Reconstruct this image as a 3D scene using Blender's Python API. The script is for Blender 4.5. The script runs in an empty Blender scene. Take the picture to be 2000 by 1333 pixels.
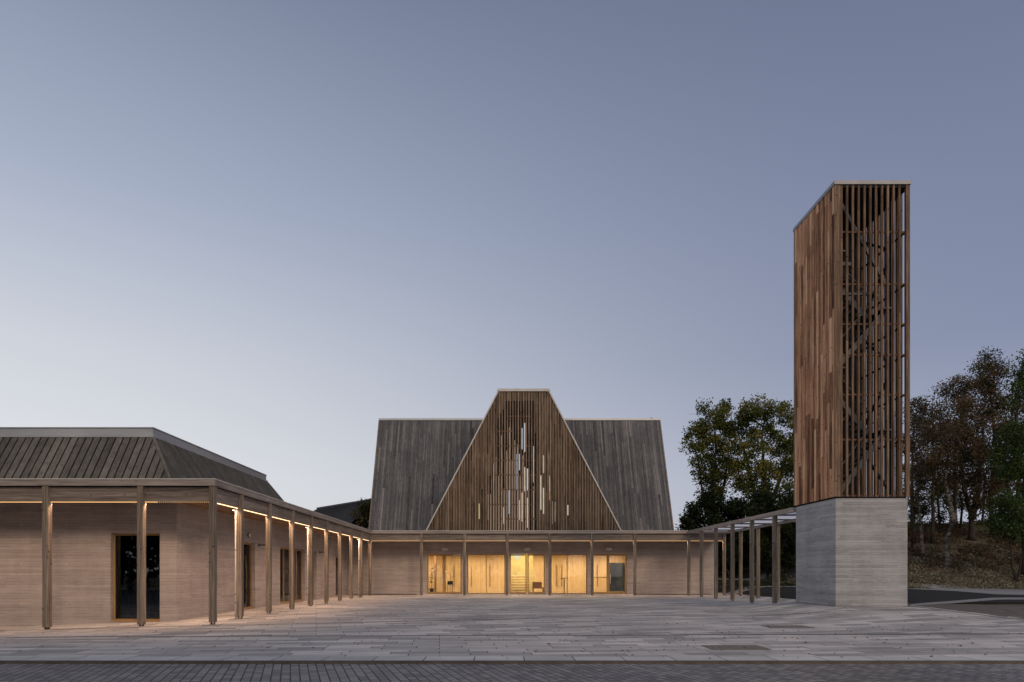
import bpy, math, random
import numpy as np
from mathutils import Vector, Matrix
random.seed(7)
S = bpy.context.scene
COL = S.collection
F = 1334.0; CX = 975.0; CY = 1119.5; CAMZ = 1.6
def X_(px, D): return (px-CX)*D/F
def Z_(py, D): return CAMZ+(CY-py)*D/F

# ------------------------------------------------------------------ terrain
def clamp(t, a=0., b=1.): return max(a, min(b, t))
def ss(t):
    t = clamp(t); return t*t*(3-2*t)
def T(x, y):
    z = -.05*(1-ss((y-18)/8))
    if y < 12.7: z -= .05
    z += -.03*clamp(-9.2-x, 0, 8)*(1-ss((y-24)/4))*ss((y-17)/3.5)
    f = ss((x-9.5)/3.9)*ss((y-21)/5.5)
    back = 1-ss((y-30.8)/2.0)
    w = ss((x-15.6)/1.2)
    z += .27*f*(back*(1-w)+w)
    if x > 16.2:
        z += .018*clamp(y-27, 0, 40)*ss((x-16.2)/2)
    z += .277*clamp(y-44.5, 0, 16.5)*ss((x-21)/8)
    z += 1.2*ss((y-53)/20)*ss((x-9)/8)
    return z
def G(px, py, off=0.):
    dx, dz = (px-CX)/F, (CY-py)/F
    y = 9.0
    while y < 140:
        if CAMZ+dz*y < T(dx*y, y): break
        y += .04
    return (dx*y, y)

# ------------------------------------------------------------------ mesh builder
class MB:
    def __init__(s): s.v=[]; s.f=[]; s.t=[]; s.m=[]
    def hexa(s, p, tone=.5, mat=0):
        n=len(s.v); s.v += [tuple(q) for q in p]
        for q in ((0,3,2,1),(4,5,6,7),(0,1,5,4),(1,2,6,5),(2,3,7,6),(3,0,4,7)):
            s.f.append(tuple(n+i for i in q)); s.t.append(tone); s.m.append(mat)
    def box(s, x0,x1,y0,y1,z0,z1, tone=.5, mat=0):
        x0,x1=sorted((x0,x1)); y0,y1=sorted((y0,y1)); z0,z1=sorted((z0,z1))
        s.hexa([(x0,y0,z0),(x1,y0,z0),(x1,y1,z0),(x0,y1,z0),(x0,y0,z1),(x1,y0,z1),(x1,y1,z1),(x0,y1,z1)], tone, mat)
    def bar(s, a, b, w, h, tone=.5, mat=0, up=(0,0,1)):
        a=Vector(a); b=Vector(b); d=(b-a).normalized(); u=Vector(up)
        r=d.cross(u)
        if r.length<1e-4: r=d.cross(Vector((1,0,0)))
        r.normalize(); u=r.cross(d).normalized()
        r*=w/2; u*=h/2
        s.hexa([a-r-u,a+r-u,b+r-u,b-r-u,a-r+u,a+r+u,b+r+u,b-r+u], tone, mat)
    def tube(s, pts, rad, n=8, tone=.5, mat=0, cap=True):
        pts=[Vector(p) for p in pts]; base=len(s.v)
        for i,p in enumerate(pts):
            d=(pts[min(i+1,len(pts)-1)]-pts[max(i-1,0)]).normalized()
            r=d.cross(Vector((0,1,0.01)))
            if r.length<.05: r=d.cross(Vector((1,0,0)))
            r.normalize(); u=r.cross(d)
            rr=rad[i] if hasattr(rad,'__len__') else rad
            for k in range(n):
                a=2*math.pi*k/n
                s.v.append(tuple(p+r*(rr*math.cos(a))+u*(rr*math.sin(a))))
        for i in range(len(pts)-1):
            for k in range(n):
                k2=(k+1)%n
                s.f.append((base+i*n+k,base+i*n+k2,base+(i+1)*n+k2,base+(i+1)*n+k)); s.t.append(tone); s.m.append(mat)
        if cap:
            s.f.append(tuple(base+k for k in range(n))[::-1]); s.t.append(tone); s.m.append(mat)
            e=base+(len(pts)-1)*n
            s.f.append(tuple(e+k for k in range(n))); s.t.append(tone); s.m.append(mat)
    def disc(s, c, r, h, n=16, tone=.5, mat=0, axis='z'):
        c=Vector(c); a={'z':Vector((0,0,1)),'y':Vector((0,1,0)),'x':Vector((1,0,0))}[axis]
        s.tube([c, c+a*h], r, n, tone, mat)
    def quad(s, a,b,c,d, tone=.5, mat=0):
        n=len(s.v); s.v += [tuple(a),tuple(b),tuple(c),tuple(d)]; s.f.append((n,n+1,n+2,n+3)); s.t.append(tone); s.m.append(mat)
    def poly(s, pts, tone=.5, mat=0):
        n=len(s.v); s.v += [tuple(p) for p in pts]; s.f.append(tuple(range(n,n+len(pts)))); s.t.append(tone); s.m.append(mat)
    def build(s, name, mats, parent=None, at=(0,0,0), smooth=False, bevel=0):
        me=bpy.data.meshes.new(name)
        at=Vector(at)
        me.from_pydata([(v[0]-at.x, v[1]-at.y, v[2]-at.z) for v in s.v], [], s.f)
        if not isinstance(mats,(list,tuple)): mats=[mats]
        for m in mats: me.materials.append(m)
        if len(mats)>1: me.polygons.foreach_set('material_index', s.m)
        a=me.attributes.new('tone','FLOAT','FACE'); a.data.foreach_set('value', s.t)
        if smooth: me.polygons.foreach_set('use_smooth',[True]*len(me.polygons))
        me.update()
        o=bpy.data.objects.new(name, me); COL.objects.link(o)
        if parent is not None:
            o.parent=parent; o.location=at-world_loc(parent)
        else: o.location=at
        if bevel:
            b=o.modifiers.new('bevel','BEVEL'); b.width=bevel; b.segments=2; b.limit_method='ANGLE'
        return o
def world_loc(o):
    l=Vector(o.location)
    while o.parent is not None:
        o=o.parent; l=l+Vector(o.location)
    return l
def tag(o, label=None, cat=None, group=None, kind=None):
    if label: o['label']=label
    if cat: o['category']=cat
    if group: o['group']=group
    if kind: o['kind']=kind
    return o
def thing(name, loc, label, cat, group=None):
    o=bpy.data.objects.new(name, None); COL.objects.link(o); o.location=loc
    o.empty_display_size=.2
    return tag(o,label,cat,group)
def dup(o, parent, loc):
    c=o.copy(); COL.objects.link(c); c.parent=parent
    c.location=Vector(loc)-(world_loc(parent) if parent else Vector((0,0,0)))
    return c

# ------------------------------------------------------------------ materials
def mat_new(name):
    m=bpy.data.materials.new(name); m.use_nodes=True
    nt=m.node_tree; nt.nodes.clear()
    out=nt.nodes.new('ShaderNodeOutputMaterial'); b=nt.nodes.new('ShaderNodeBsdfPrincipled')
    nt.links.new(b.outputs[0], out.inputs[0])
    return m, nt, b, out
def N(nt, typ, **kw):
    n=nt.nodes.new(typ)
    for k,v in kw.items(): setattr(n,k,v)
    return n
def L(nt,a,b): nt.links.new(a,b)
def math_n(nt, op, a, b=None, c=None):
    n=N(nt,'ShaderNodeMath',operation=op)
    for i,x in enumerate((a,b,c)):
        if x is None: continue
        if isinstance(x,(int,float)): n.inputs[i].default_value=x
        else: L(nt,x,n.inputs[i])
    return n.outputs[0]
def mix_c(nt, fac, a, b, mode='MIX'):
    n=N(nt,'ShaderNodeMix',data_type='RGBA',blend_type=mode)
    for sock,x in ((n.inputs[0],fac),(n.inputs[6],a),(n.inputs[7],b)):
        if isinstance(x,(int,float)): sock.default_value=x
        elif isinstance(x,tuple): sock.default_value=(*x[:3],1)
        else: L(nt,x,sock)
    return n.outputs[2]
def ramp(nt, fac, stops, interp='LINEAR'):
    n=N(nt,'ShaderNodeValToRGB'); n.color_ramp.interpolation=interp
    e=n.color_ramp.elements
    while len(e)<len(stops): e.new(.5)
    for i,(p,c) in enumerate(stops):
        e[i].position=p; e[i].color=(*c,1) if len(c)==3 else c
    L(nt,fac,n.inputs[0]); return n.outputs[0]
def coords(nt, kind='Object'):
    return N(nt,'ShaderNodeTexCoord').outputs[kind]
def mapping(nt, v, scale=(1,1,1), rot=(0,0,0), loc=(0,0,0)):
    n=N(nt,'ShaderNodeMapping'); n.inputs['Scale'].default_value=scale; n.inputs['Rotation'].default_value=rot; n.inputs['Location'].default_value=loc
    L(nt,v,n.inputs[0]); return n.outputs[0]
def noise(nt, v, scale=5, detail=4, rough=.55):
    n=N(nt,'ShaderNodeTexNoise'); n.inputs['Scale'].default_value=scale; n.inputs['Detail'].default_value=detail; n.inputs['Roughness'].default_value=rough
    L(nt,v,n.inputs['Vector']); return n.outputs[0]
def bump(nt, h, bsdf, strength=.3, dist=.01):
    n=N(nt,'ShaderNodeBump'); n.inputs['Strength'].default_value=strength; n.inputs['Distance'].default_value=dist
    L(nt,h,n.inputs['Height']); L(nt,n.outputs[0],bsdf.inputs['Normal'])
def tone(nt):
    n=N(nt,'ShaderNodeAttribute'); n.attribute_name='tone'; return n.outputs['Fac']

def wood(name, dark, mid, light, axis='z', rough=.82, knots=.7, spread=1.0, grain=1.0):
    m,nt,b,_=mat_new(name)
    t=tone(nt)
    oi=N(nt,'ShaderNodeObjectInfo').outputs['Random']
    seed=math_n(nt,'ADD',math_n(nt,'MULTIPLY',t,53.0),math_n(nt,'MULTIPLY',oi,17.0))
    co=coords(nt)
    va=N(nt,'ShaderNodeVectorMath',operation='ADD'); L(nt,co,va.inputs[0])
    cb=N(nt,'ShaderNodeCombineXYZ'); 
    for i in range(3): L(nt,seed,cb.inputs[i])
    L(nt,cb.outputs[0],va.inputs[1]); v=va.outputs[0]
    sc={'z':(1,1,.045),'x':(.045,1,1),'y':(1,.045,1)}[axis]
    kn={'z':(1,1,1.5),'x':(1.5,1,1),'y':(1,1.5,1)}[axis]
    g=noise(nt,mapping(nt,v,sc),26,5,.65)
    g2=noise(nt,mapping(nt,v,sc),6,3,.5)
    big=noise(nt,co,.55,3,.6)
    # per-board tone + grain
    f=math_n(nt,'ADD',math_n(nt,'MULTIPLY',math_n(nt,'SUBTRACT',t,.5),spread),
        math_n(nt,'ADD',math_n(nt,'MULTIPLY',math_n(nt,'SUBTRACT',g,.5),1.7*grain),math_n(nt,'MULTIPLY',math_n(nt,'SUBTRACT',g2,.5),1.2*grain)))
    f=math_n(nt,'ADD',f,math_n(nt,'ADD',.5,math_n(nt,'MULTIPLY',math_n(nt,'SUBTRACT',big,.5),.5)))
    c=ramp(nt,f,[(0.0,dark),(.5,mid),(1.0,light)])
    if knots>0:
        vo=N(nt,'ShaderNodeTexVoronoi'); vo.inputs['Scale'].default_value=3.0
        L(nt,mapping(nt,v,kn),vo.inputs['Vector'])
        k=math_n(nt,'SUBTRACT',1.0,math_n(nt,'SMOOTHSTEP',vo.outputs['Distance'],.03,.11) if False else ramp(nt,vo.outputs['Distance'],[(.08,(0,0,0)),(.17,(1,1,1))]))
        c=mix_c(nt,math_n(nt,'MULTIPLY',k,knots),c,tuple(q*.35 for q in dark))
    L(nt,c,b.inputs['Base Color']); b.inputs['Roughness'].default_value=rough
    b.inputs['Specular IOR Level'].default_value=.25
    bump(nt,g,b,.35,.006)
    return m

def concrete(name, c0, c1, band=.1, strength=1.0, blot=.8, rough=.85):
    m,nt,b,_=mat_new(name)
    co=coords(nt); sx=N(nt,'ShaderNodeSeparateXYZ'); L(nt,co,sx.inputs[0]); z=sx.outputs[2]
    zz=math_n(nt,'DIVIDE',math_n(nt,'ADD',z,20.0),band)
    fl=math_n(nt,'FLOOR',zz); fr=math_n(nt,'FRACT',zz)
    # boards of different lengths: cell id from floor plus slow horizontal steps
    wn=N(nt,'ShaderNodeTexWhiteNoise',noise_dimensions='1D'); L(nt,fl,wn.inputs['W'])
    xs=math_n(nt,'ADD',math_n(nt,'ADD',sx.outputs[0],sx.outputs[1]),math_n(nt,'MULTIPLY',wn.outputs[0],9.0))
    seg=math_n(nt,'FLOOR',math_n(nt,'DIVIDE',xs,2.6))
    cb=N(nt,'ShaderNodeCombineXYZ'); L(nt,fl,cb.inputs[0]); L(nt,seg,cb.inputs[1])
    w2=N(nt,'ShaderNodeTexWhiteNoise',noise_dimensions='3D'); L(nt,cb.outputs[0],w2.inputs['Vector'])
    streak=noise(nt,mapping(nt,co,(.5,.5,5)),3.2,7,.75)
    streak2=noise(nt,mapping(nt,co,(2.0,2.0,10)),6,6,.8)
    blotn=math_n(nt,'ADD',math_n(nt,'MULTIPLY',noise(nt,co,.7,5,.62),.72),math_n(nt,'MULTIPLY',noise(nt,mapping(nt,co,(2.2,2.2,.12)),1.6,5,.65),.28))
    f=math_n(nt,'ADD',math_n(nt,'MULTIPLY',w2.outputs[0],.2*strength),math_n(nt,'MULTIPLY',streak,.5*strength))
    f=math_n(nt,'ADD',f,math_n(nt,'MULTIPLY',blotn,blot))
    f=math_n(nt,'ADD',f,math_n(nt,'MULTIPLY',streak2,.42*strength))
    f=math_n(nt,'SUBTRACT',f,.06*strength+.25*strength+.5*blot+.21*strength-.5)
    c=ramp(nt,f,[(.12,c0),(.88,c1)])
    # board edge lines, broken
    e=math_n(nt,'LESS_THAN',fr,.14)
    br=ramp(nt,noise(nt,mapping(nt,co,(1,1,3)),2.2,3,.6),[(.42,(0,0,0)),(.6,(1,1,1))])
    ef=math_n(nt,'MULTIPLY',math_n(nt,'MULTIPLY',e,br),.5)
    c=mix_c(nt,ef,c,tuple(q*.55 for q in c0))
    # small pits
    vo=N(nt,'ShaderNodeTexVoronoi'); vo.inputs['Scale'].default_value=9; L(nt,co,vo.inputs['Vector'])
    pk=ramp(nt,vo.outputs['Distance'],[(.05,(1,1,1)),(.1,(0,0,0))])
    pk2=math_n(nt,'MULTIPLY',pk,math_n(nt,'GREATER_THAN',noise(nt,co,1.4,2,.5),.56))
    c=mix_c(nt,math_n(nt,'MULTIPLY',pk2,.5),c,tuple(q*.45 for q in c0))
    L(nt,c,b.inputs['Base Color']); b.inputs['Roughness'].default_value=rough; b.inputs['Specular IOR Level'].default_value=.25
    h=math_n(nt,'ADD',math_n(nt,'MULTIPLY',w2.outputs[0],.5),math_n(nt,'MULTIPLY',streak2,.8))
    bump(nt,math_n(nt,'SUBTRACT',h,ef),b,.35,.008)
    return m

def paving(name, c1, c2, mortar, w, h, ang, msize=.011, off=.5, streak=True, rough=.75, bumpd=.004):
    m,nt,b,_=mat_new(name)
    co=coords(nt)
    wob=noise(nt,co,1.1,2,.5)
    v=mapping(nt,co,(1,1,1),(0,0,ang))
    br=N(nt,'ShaderNodeTexBrick'); L(nt,v,br.inputs['Vector'])
    br.inputs['Scale'].default_value=1; br.inputs['Brick Width'].default_value=w; br.inputs['Row Height'].default_value=h
    br.inputs['Mortar Size'].default_value=msize; br.inputs['Mortar Smooth'].default_value=.3; br.offset=off
    br.offset_frequency=2; br.squash=.8; br.squash_frequency=3
    br.inputs['Color1'].default_value=(*c1,1); br.inputs['Color2'].default_value=(*c2,1); br.inputs['Mortar'].default_value=(*mortar,1)
    c=br.outputs['Color']
    n1=noise(nt,mapping(nt,v,(.22,6,1)),2.5,7,.75); n2=noise(nt,co,.35,4,.6); n3=noise(nt,co,38,3,.7)
    f=math_n(nt,'ADD',math_n(nt,'MULTIPLY',n1,.34 if streak else .2),math_n(nt,'ADD',math_n(nt,'MULTIPLY',n2,.75),math_n(nt,'MULTIPLY',n3,.46)))
    f=math_n(nt,'ADD',math_n(nt,'MULTIPLY',math_n(nt,'SUBTRACT',f,.775 if streak else .65),1.5),1.04 if streak else 1.0)
    g=N(nt,'ShaderNodeCombineColor')
    for i in range(3): L(nt,f,g.inputs[i])
    c=mix_c(nt,1.0,c,g.outputs[0],'MULTIPLY')
    L(nt,c,b.inputs['Base Color']); b.inputs['Roughness'].default_value=rough
    L(nt,ramp(nt,n2,[(.3,(rough-.12,)*3),(.7,(rough+.1,)*3)]),b.inputs['Roughness'])
    b.inputs['Specular IOR Level'].default_value=.35
    hh=math_n(nt,'ADD',math_n(nt,'MULTIPLY',br.outputs['Fac'],-1.0),math_n(nt,'MULTIPLY',n3,.35))
    bump(nt,hh,b,.6,bumpd)
    return m

def noisy(name, stops, scale=2., detail=6, rough=.9, metallic=0., bs=.2, usetone=False, stretch=(1,1,1), spec=.3):
    m,nt,b,_=mat_new(name)
    co=coords(nt); v=mapping(nt,co,stretch)
    n=noise(nt,v,scale,detail,.6)
    if usetone: n=math_n(nt,'ADD',math_n(nt,'MULTIPLY',n,.35),math_n(nt,'SUBTRACT',tone(nt),.17))
    L(nt,ramp(nt,n,stops),b.inputs['Base Color'])
    b.inputs['Roughness'].default_value=rough; b.inputs['Metallic'].default_value=metallic
    b.inputs['Specular IOR Level'].default_value=spec
    if bs: bump(nt,noise(nt,v,scale*6,4,.6),b,bs,.01)
    return m
def emit(name, col, strength, noise_amt=0.):
    m,nt,b,out=mat_new(name)
    nt.nodes.remove(b); e=N(nt,'ShaderNodeEmission'); e.inputs[1].default_value=strength; e.inputs[0].default_value=(*col,1)
    if noise_amt:
        c=mix_c(nt,noise(nt,coords(nt),1.5,3,.5),tuple(q*(1-noise_amt) for q in col),tuple(min(1,q*(1+noise_amt)) for q in col)); L(nt,c,e.inputs[0])
    L(nt,e.outputs[0],out.inputs[0]); return m
def glass(name, tint=(.9,.92,.9), extra=.03):
    m,nt,b,out=mat_new(name); nt.nodes.remove(b)
    tr=N(nt,'ShaderNodeBsdfTransparent'); tr.inputs[0].default_value=(*tint,1)
    gl=N(nt,'ShaderNodeBsdfGlossy'); gl.inputs['Roughness'].default_value=.015; gl.inputs[0].default_value=(.8,.83,.9,1)
    fr=N(nt,'ShaderNodeFresnel'); fr.inputs[0].default_value=1.5
    bn=N(nt,'ShaderNodeBump'); bn.inputs['Strength'].default_value=.06; bn.inputs['Distance'].default_value=.02
    L(nt,noise(nt,coords(nt),.9,2,.5),bn.inputs['Height']); L(nt,bn.outputs[0],gl.inputs['Normal'])
    mx=N(nt,'ShaderNodeMixShader'); L(nt,math_n(nt,'ADD',fr.outputs[0],extra),mx.inputs[0]); L(nt,tr.outputs[0],mx.inputs[1]); L(nt,gl.outputs[0],mx.inputs[2])
    L(nt,mx.outputs[0],out.inputs[0]); return m
def leaf_mat(name, stops):
    m,nt,b,out=mat_new(name)
    c=ramp(nt,tone(nt),stops)
    L(nt,c,b.inputs['Base Color']); b.inputs['Roughness'].default_value=.7; b.inputs['Specular IOR Level'].default_value=.2
    tl=N(nt,'ShaderNodeBsdfTranslucent'); L(nt,c,tl.inputs[0])
    mx=N(nt,'ShaderNodeMixShader'); mx.inputs[0].default_value=.3
    L(nt,b.outputs[0],mx.inputs[1]); L(nt,tl.outputs[0],mx.inputs[2]); L(nt,mx.outputs[0],out.inputs[0])
    return m

M={}
M['post']=wood('weathered post timber',(.07,.055,.042),(.22,.178,.138),(.40,.34,.27),'z',spread=.5)
M['beam_x']=wood('beam timber lengthwise',(.09,.075,.065),(.22,.18,.15),(.36,.30,.25),'x',spread=.6,knots=.5)
M['beam_y']=wood('beam timber depthwise',(.09,.075,.065),(.22,.18,.15),(.36,.30,.25),'y',spread=.6,knots=.5)
M['fascia_x']=wood('fascia timber lengthwise',(.17,.14,.125),(.31,.27,.24),(.44,.39,.35),'x',spread=.4,knots=.4)
M['fascia_y']=wood('fascia timber depthwise',(.17,.14,.125),(.31,.27,.24),(.44,.39,.35),'y',spread=.4,knots=.4)
M['soffit_x']=wood('soffit timber',(.16,.09,.05),(.28,.17,.10),(.38,.25,.15),'x',spread=.5,knots=.3)
M['grey']=wood('grey weathered cladding',(.028,.028,.032),(.115,.115,.12),(.27,.255,.245),'z',spread=.75,knots=.3,grain=.35)
M['hall']=wood('brown grey roof boards',(.03,.029,.026),(.115,.108,.094),(.25,.232,.20),'z',spread=.5,knots=.6,grain=.5)
M['brown']=wood('brown gable cladding',(.05,.034,.024),(.165,.118,.083),(.33,.25,.18),'z',spread=.75,knots=.75)
M['tower']=wood('orange brown tower cladding',(.08,.034,.018),(.41,.205,.11),(.72,.45,.27),'z',spread=.9,knots=.8)
M['batten']=wood('tower batten timber',(.045,.029,.02),(.145,.093,.062),(.31,.21,.135),'z',spread=.6,knots=.8)
M['rail']=wood('tower rail timber',(.08,.04,.025),(.17,.09,.055),(.25,.14,.09),'x',spread=.4)
M['birch']=wood('pale interior panelling',(.42,.29,.16),(.56,.41,.24),(.64,.49,.31),'z',spread=.25,knots=0)
M['dark']=noisy('dark lining',[(0,(.012,.011,.010)),(1,(.03,.026,.022))],3)
M['wall']=concrete('board marked wall',(.19,.168,.158),(.48,.435,.415),.1,.9,.8)
M['conc']=concrete('grey board cast concrete',(.17,.175,.18),(.50,.505,.51),.1,1.3,.8)
M['plaza']=paving('granite paving',(.29,.28,.275),(.58,.545,.515),(.05,.05,.05),1.45,.42,math.radians(-15))
M['fore']=paving('granite paving front',(.31,.30,.29),(.62,.58,.545),(.05,.05,.05),1.25,.36,math.radians(-5))
M['kerb']=paving('kerb granite',(.44,.435,.425),(.56,.55,.54),(.08,.08,.08),.95,3.0,0,.012)
M['sett']=paving('grey road setts',(.15,.142,.138),(.29,.272,.258),(.018,.018,.02),.23,.15,math.radians(-107),.012,.5,False,.6,.012)
M['asphalt']=noisy('path asphalt',[(.3,(.10,.085,.075)),(.7,(.17,.145,.125))],3,8,.9)
M['path']=noisy('pale path',[(.3,(.20,.20,.20)),(.7,(.32,.32,.31))],4,8,.9)
M['soil']=noisy('black soil',[(.3,(.008,.008,.009)),(.7,(.03,.028,.027))],3,8,.95,bs=.6)
M['gravel']=noisy('gravel',[(.35,(.08,.08,.08)),(.65,(.36,.36,.36))],14,4,.9,bs=.8)
M['earth']=noisy('grass and litter ground',[(.3,(.03,.034,.018)),(.5,(.075,.068,.038)),(.7,(.13,.10,.065))],.8,8,.95,bs=.5)
M['metal']=noisy('zinc capping',[(.3,(.42,.43,.44)),(.7,(.56,.57,.58))],1.2,4,.45,.6,bs=.03,stretch=(.3,.3,1))
M['capgrey']=noisy('blue grey metal capping',[(.3,(.20,.21,.23)),(.7,(.27,.28,.30))],1.2,4,.5,.4,bs=.03)
M['whitetrim']=noisy('pale painted trim',[(.3,(.50,.48,.45)),(.7,(.62,.60,.56))],2,4,.6)
M['steel']=noisy('galvanised steel',[(.3,(.08,.085,.095)),(.7,(.14,.145,.16))],4,4,.5,.5)
M['darksteel']=noisy('dark steel',[(.3,(.03,.03,.032)),(.7,(.06,.06,.062))],4,4,.5,.5)
M['brass']=noisy('oak window frame',[(.3,(.26,.155,.06)),(.7,(.37,.24,.105))],3,4,.5,bs=.1,stretch=(1,1,.2))
M['glass']=glass('window glass',extra=.0)
M['darkglass']=glass('dark window glass',(.55,.6,.62),.02)
M['white']=noisy('white enamel',[(.3,(.66,.65,.62)),(.7,(.76,.75,.72))],3,3,.45)
M['led']=emit('led strip light',(1,.66,.36),2.8)
M['ledfront']=emit('led strip light seen from outside',(1,.55,.22),1.25)
M['spot']=emit('spot lens light',(1,.80,.55),8)
M['signlamp']=noisy('lamp box',[(.3,(.55,.53,.52)),(.7,(.65,.63,.62))],3,3,.5)
M['opal']=glass('opal roof glass',(.75,.8,.85),.1)
M['black']=noisy('black upholstery',[(.3,(.012,.011,.011)),(.7,(.03,.027,.025))],6,3,.6)
M['ochre']=noisy('sanctuary plaster',[(.3,(.55,.47,.28)),(.7,(.66,.58,.38))],1.5,6,.8)
M['bark']=noisy('brown bark',[(.35,(.020,.016,.012)),(.65,(.065,.052,.040))],3,6,.95,bs=.8,stretch=(2,2,.5))
M['birchbark']=noisy('pale birch bark',[(.42,(.025,.022,.02)),(.52,(.11,.10,.085)),(.66,(.24,.22,.19))],2.6,6,.9,bs=.5,stretch=(1,1,1.8))
M['curtain']=noisy('curtain cloth',[(.3,(.16,.17,.15)),(.7,(.34,.35,.31))],2.2,3,.9,stretch=(4,4,.05))
M['darkcurtain']=noisy('dark curtain cloth',[(.42,(.01,.012,.014)),(.7,(.07,.085,.10))],1.6,2,.9,stretch=(4,4,.04))
M['frost']=noisy('frosted panel',[(.3,(.17,.18,.17)),(.7,(.22,.23,.22))],.9,3,.5,stretch=(3,3,.3))

# ------------------------------------------------------------------ ground sheets
def sheet(name, xs, ys, zf, mat, off=0., kind='structure', label=None):
    mb=MB(); nx=len(xs) if not callable(xs) else None
    rows=[]
    for y in ys:
        X=xs(y) if callable(xs) else xs
        rows.append([len(mb.v)+i for i in range(len(X))]); mb.v += [(x,y,zf(x,y)+off) for x in X]
    for j in range(len(ys)-1):
        for i in range(len(rows[0])-1):
            mb.f.append((rows[j][i],rows[j][i+1],rows[j+1][i+1],rows[j+1][i])); mb.t.append(.5); mb.m.append(0)
    o=mb.build(name, mat, smooth=True); o['kind']=kind
    if label: o['label']=label
    return o
def frange(a,b,s):
    n=max(1,int(round((b-a)/s))); return [a+(b-a)*i/n for i in range(n+1)]
gx=[-900,-500,-250,-120,-70,-45]+frange(-30,60,.75)+[64,70,80,95,120,170,300,500,900]
gy=[-300,-100,-40,-10,5,9]+frange(12.75,70,.75)+[74,80,90,105,130,170,230,320,500,900,1600]
sheet('ground',gx,gy,T,M['earth'],-.045)
def xr(y):
    if y<=22.5: return 17.3+(22.5-y)*1.15
    if y<=25.1: return 16.3+(25.1-y)/2.6
    return 16.25
def line1(x): return 18.0+.033*x
NX=70
sheet('paved_square',lambda y:[-34+(xr(y)+34)*i/NX for i in range(NX+1)],frange(0,1,1/60),lambda x,y:0,M['plaza']) if False else None
def param_sheet(name, f, nu, nv, mat, off):
    mb=MB()
    for j in range(nv+1):
        for i in range(nu+1):
            x,y=f(i/nu,j/nv); mb.v.append((x,y,T(x,y)+off))
    for j in range(nv):
        for i in range(nu):
            a=j*(nu+1)+i; mb.f.append((a,a+1,a+nu+2,a+nu+1)); mb.t.append(.5); mb.m.append(0)
    o=mb.build(name,mat,smooth=True); o['kind']='structure'; return o
def f_plaza(u,v):
    ya=v*(50.3-17.2)+17.2; xe=xr(max(ya,18.6)); x=-34+(xe+34)*u
    y0=line1(x)+.06; y=y0+(50.3-y0)*v
    return (x,y)
param_sheet('paved_square',f_plaza,90,70,M['plaza'],0)
def f_fore(u,v):
    x=-34+62*u; y1=line1(x)-.06
    return (x,13.4+(y1-13.4)*v)
param_sheet('paved_forecourt',f_fore,80,12,M['fore'],0)
param_sheet('granite_kerb',lambda u,v:(-34+62*u,12.78+.615*v),60,2,M['kerb'],.012)
mb=MB()
mb.box(-34,28,12.74,12.80,-.3,-.043); mb.build('kerb_face',M['asphalt'])['kind']='structure'
sheet('road',[-60,-30,0,30,60],[-30,0,5,9,11,12.74],lambda x,y:-.095,M['sett'])
# drain channels
def drain(name, pts, w, label):
    mb=MB(); P=[Vector((x,y,0)) for x,y in pts]
    for a,b in zip(P[:-1],P[1:]):
        n=max(1,int((b-a).length/1.0))
        for k in range(n):
            p=a+(b-a)*(k/n); q=a+(b-a)*((k+1)/n)
            d=(q-p).normalized(); s_=Vector((-d.y,d.x,0))*w/2
            for sg0,sg1,dz,tn in ((-1,-.55,.006,.8),(-.55,.55,-.004,.2),(.55,1,.006,.8)):
                A=p+s_*sg0; B=q+s_*sg0; C=q+s_*sg1; D_=p+s_*sg1
                f=lambda v:(v.x,v.y,T(v.x,v.y)+dz+.006)
                mb.quad(f(A),f(B),f(C),f(D_),tn,0 if tn>.5 else 1)
    o=mb.build(name,[M['darksteel'],M['black']])
    tag(o,label,'drain channel','long slot drains across the paving')
    return o
drain('drain_channel',[(-30,line1(-30)),(0,18.0),(26,line1(26))],.10,'dark slot drain nearest the kerb, running across the whole forecourt')
L2=[G(px,py) for px,py in ((-60,1234),(92,1230.5),(276,1226),(416,1223),(700,1216.5),(975,1209.8),(1350,1201.6),(1600,1196.3),(1839,1192.5))]
drain('drain_channel',L2,.10,'dark slot drain passing the foot of the corner post and the tower front')
L3=[G(px,py) for px,py in ((445,1211),(700,1194),(1010,1190),(1350,1183),(1480,1181.5))]
drain('drain_channel',L3,.08,'thin slot drain across the middle of the square')
# kerb on the right of the square
def ribbon(name, A, B, n, mat, off, kind='structure', seg=.7):
    def resample(P, n):
        P=[Vector((*p,0)) for p in P]; Ls=[0]
        for a,b in zip(P[:-1],P[1:]): Ls.append(Ls[-1]+(b-a).length)
        out=[]
        for i in range(n+1):
            s=Ls[-1]*i/n; k=0
            while k<len(P)-2 and Ls[k+1]<s: k+=1
            t=(s-Ls[k])/max(1e-6,Ls[k+1]-Ls[k]); out.append(P[k].lerp(P[k+1],t))
        return out
    ln=sum((Vector(b)-Vector(a)).length for a,b in zip(A[:-1],A[1:])); m=max(4,int(ln/seg))
    a=resample(A,m); b=resample(B,m); mb=MB()
    for i in range(m+1):
        for j in range(n+1):
            p=a[i].lerp(b[i],j/n); mb.v.append((p.x,p.y,T(p.x,p.y)+off))
    for i in range(m):
        for j in range(n):
            q=i*(n+1)+j; mb.f.append((q,q+1,q+n+2,q+n+1)); mb.t.append(.5); mb.m.append(0)
    o=mb.build(name,mat,smooth=True); o['kind']=kind; return o
kr=[(16.3,27.3),(16.3,25.1),(17.3,22.5),(20.4,19.8),(23.5,17.1),(27.8,13.4)]
ribbon('side_kerb',kr,[(x+.16,y+.06) for x,y in kr],1,M['kerb'],.02)
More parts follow.
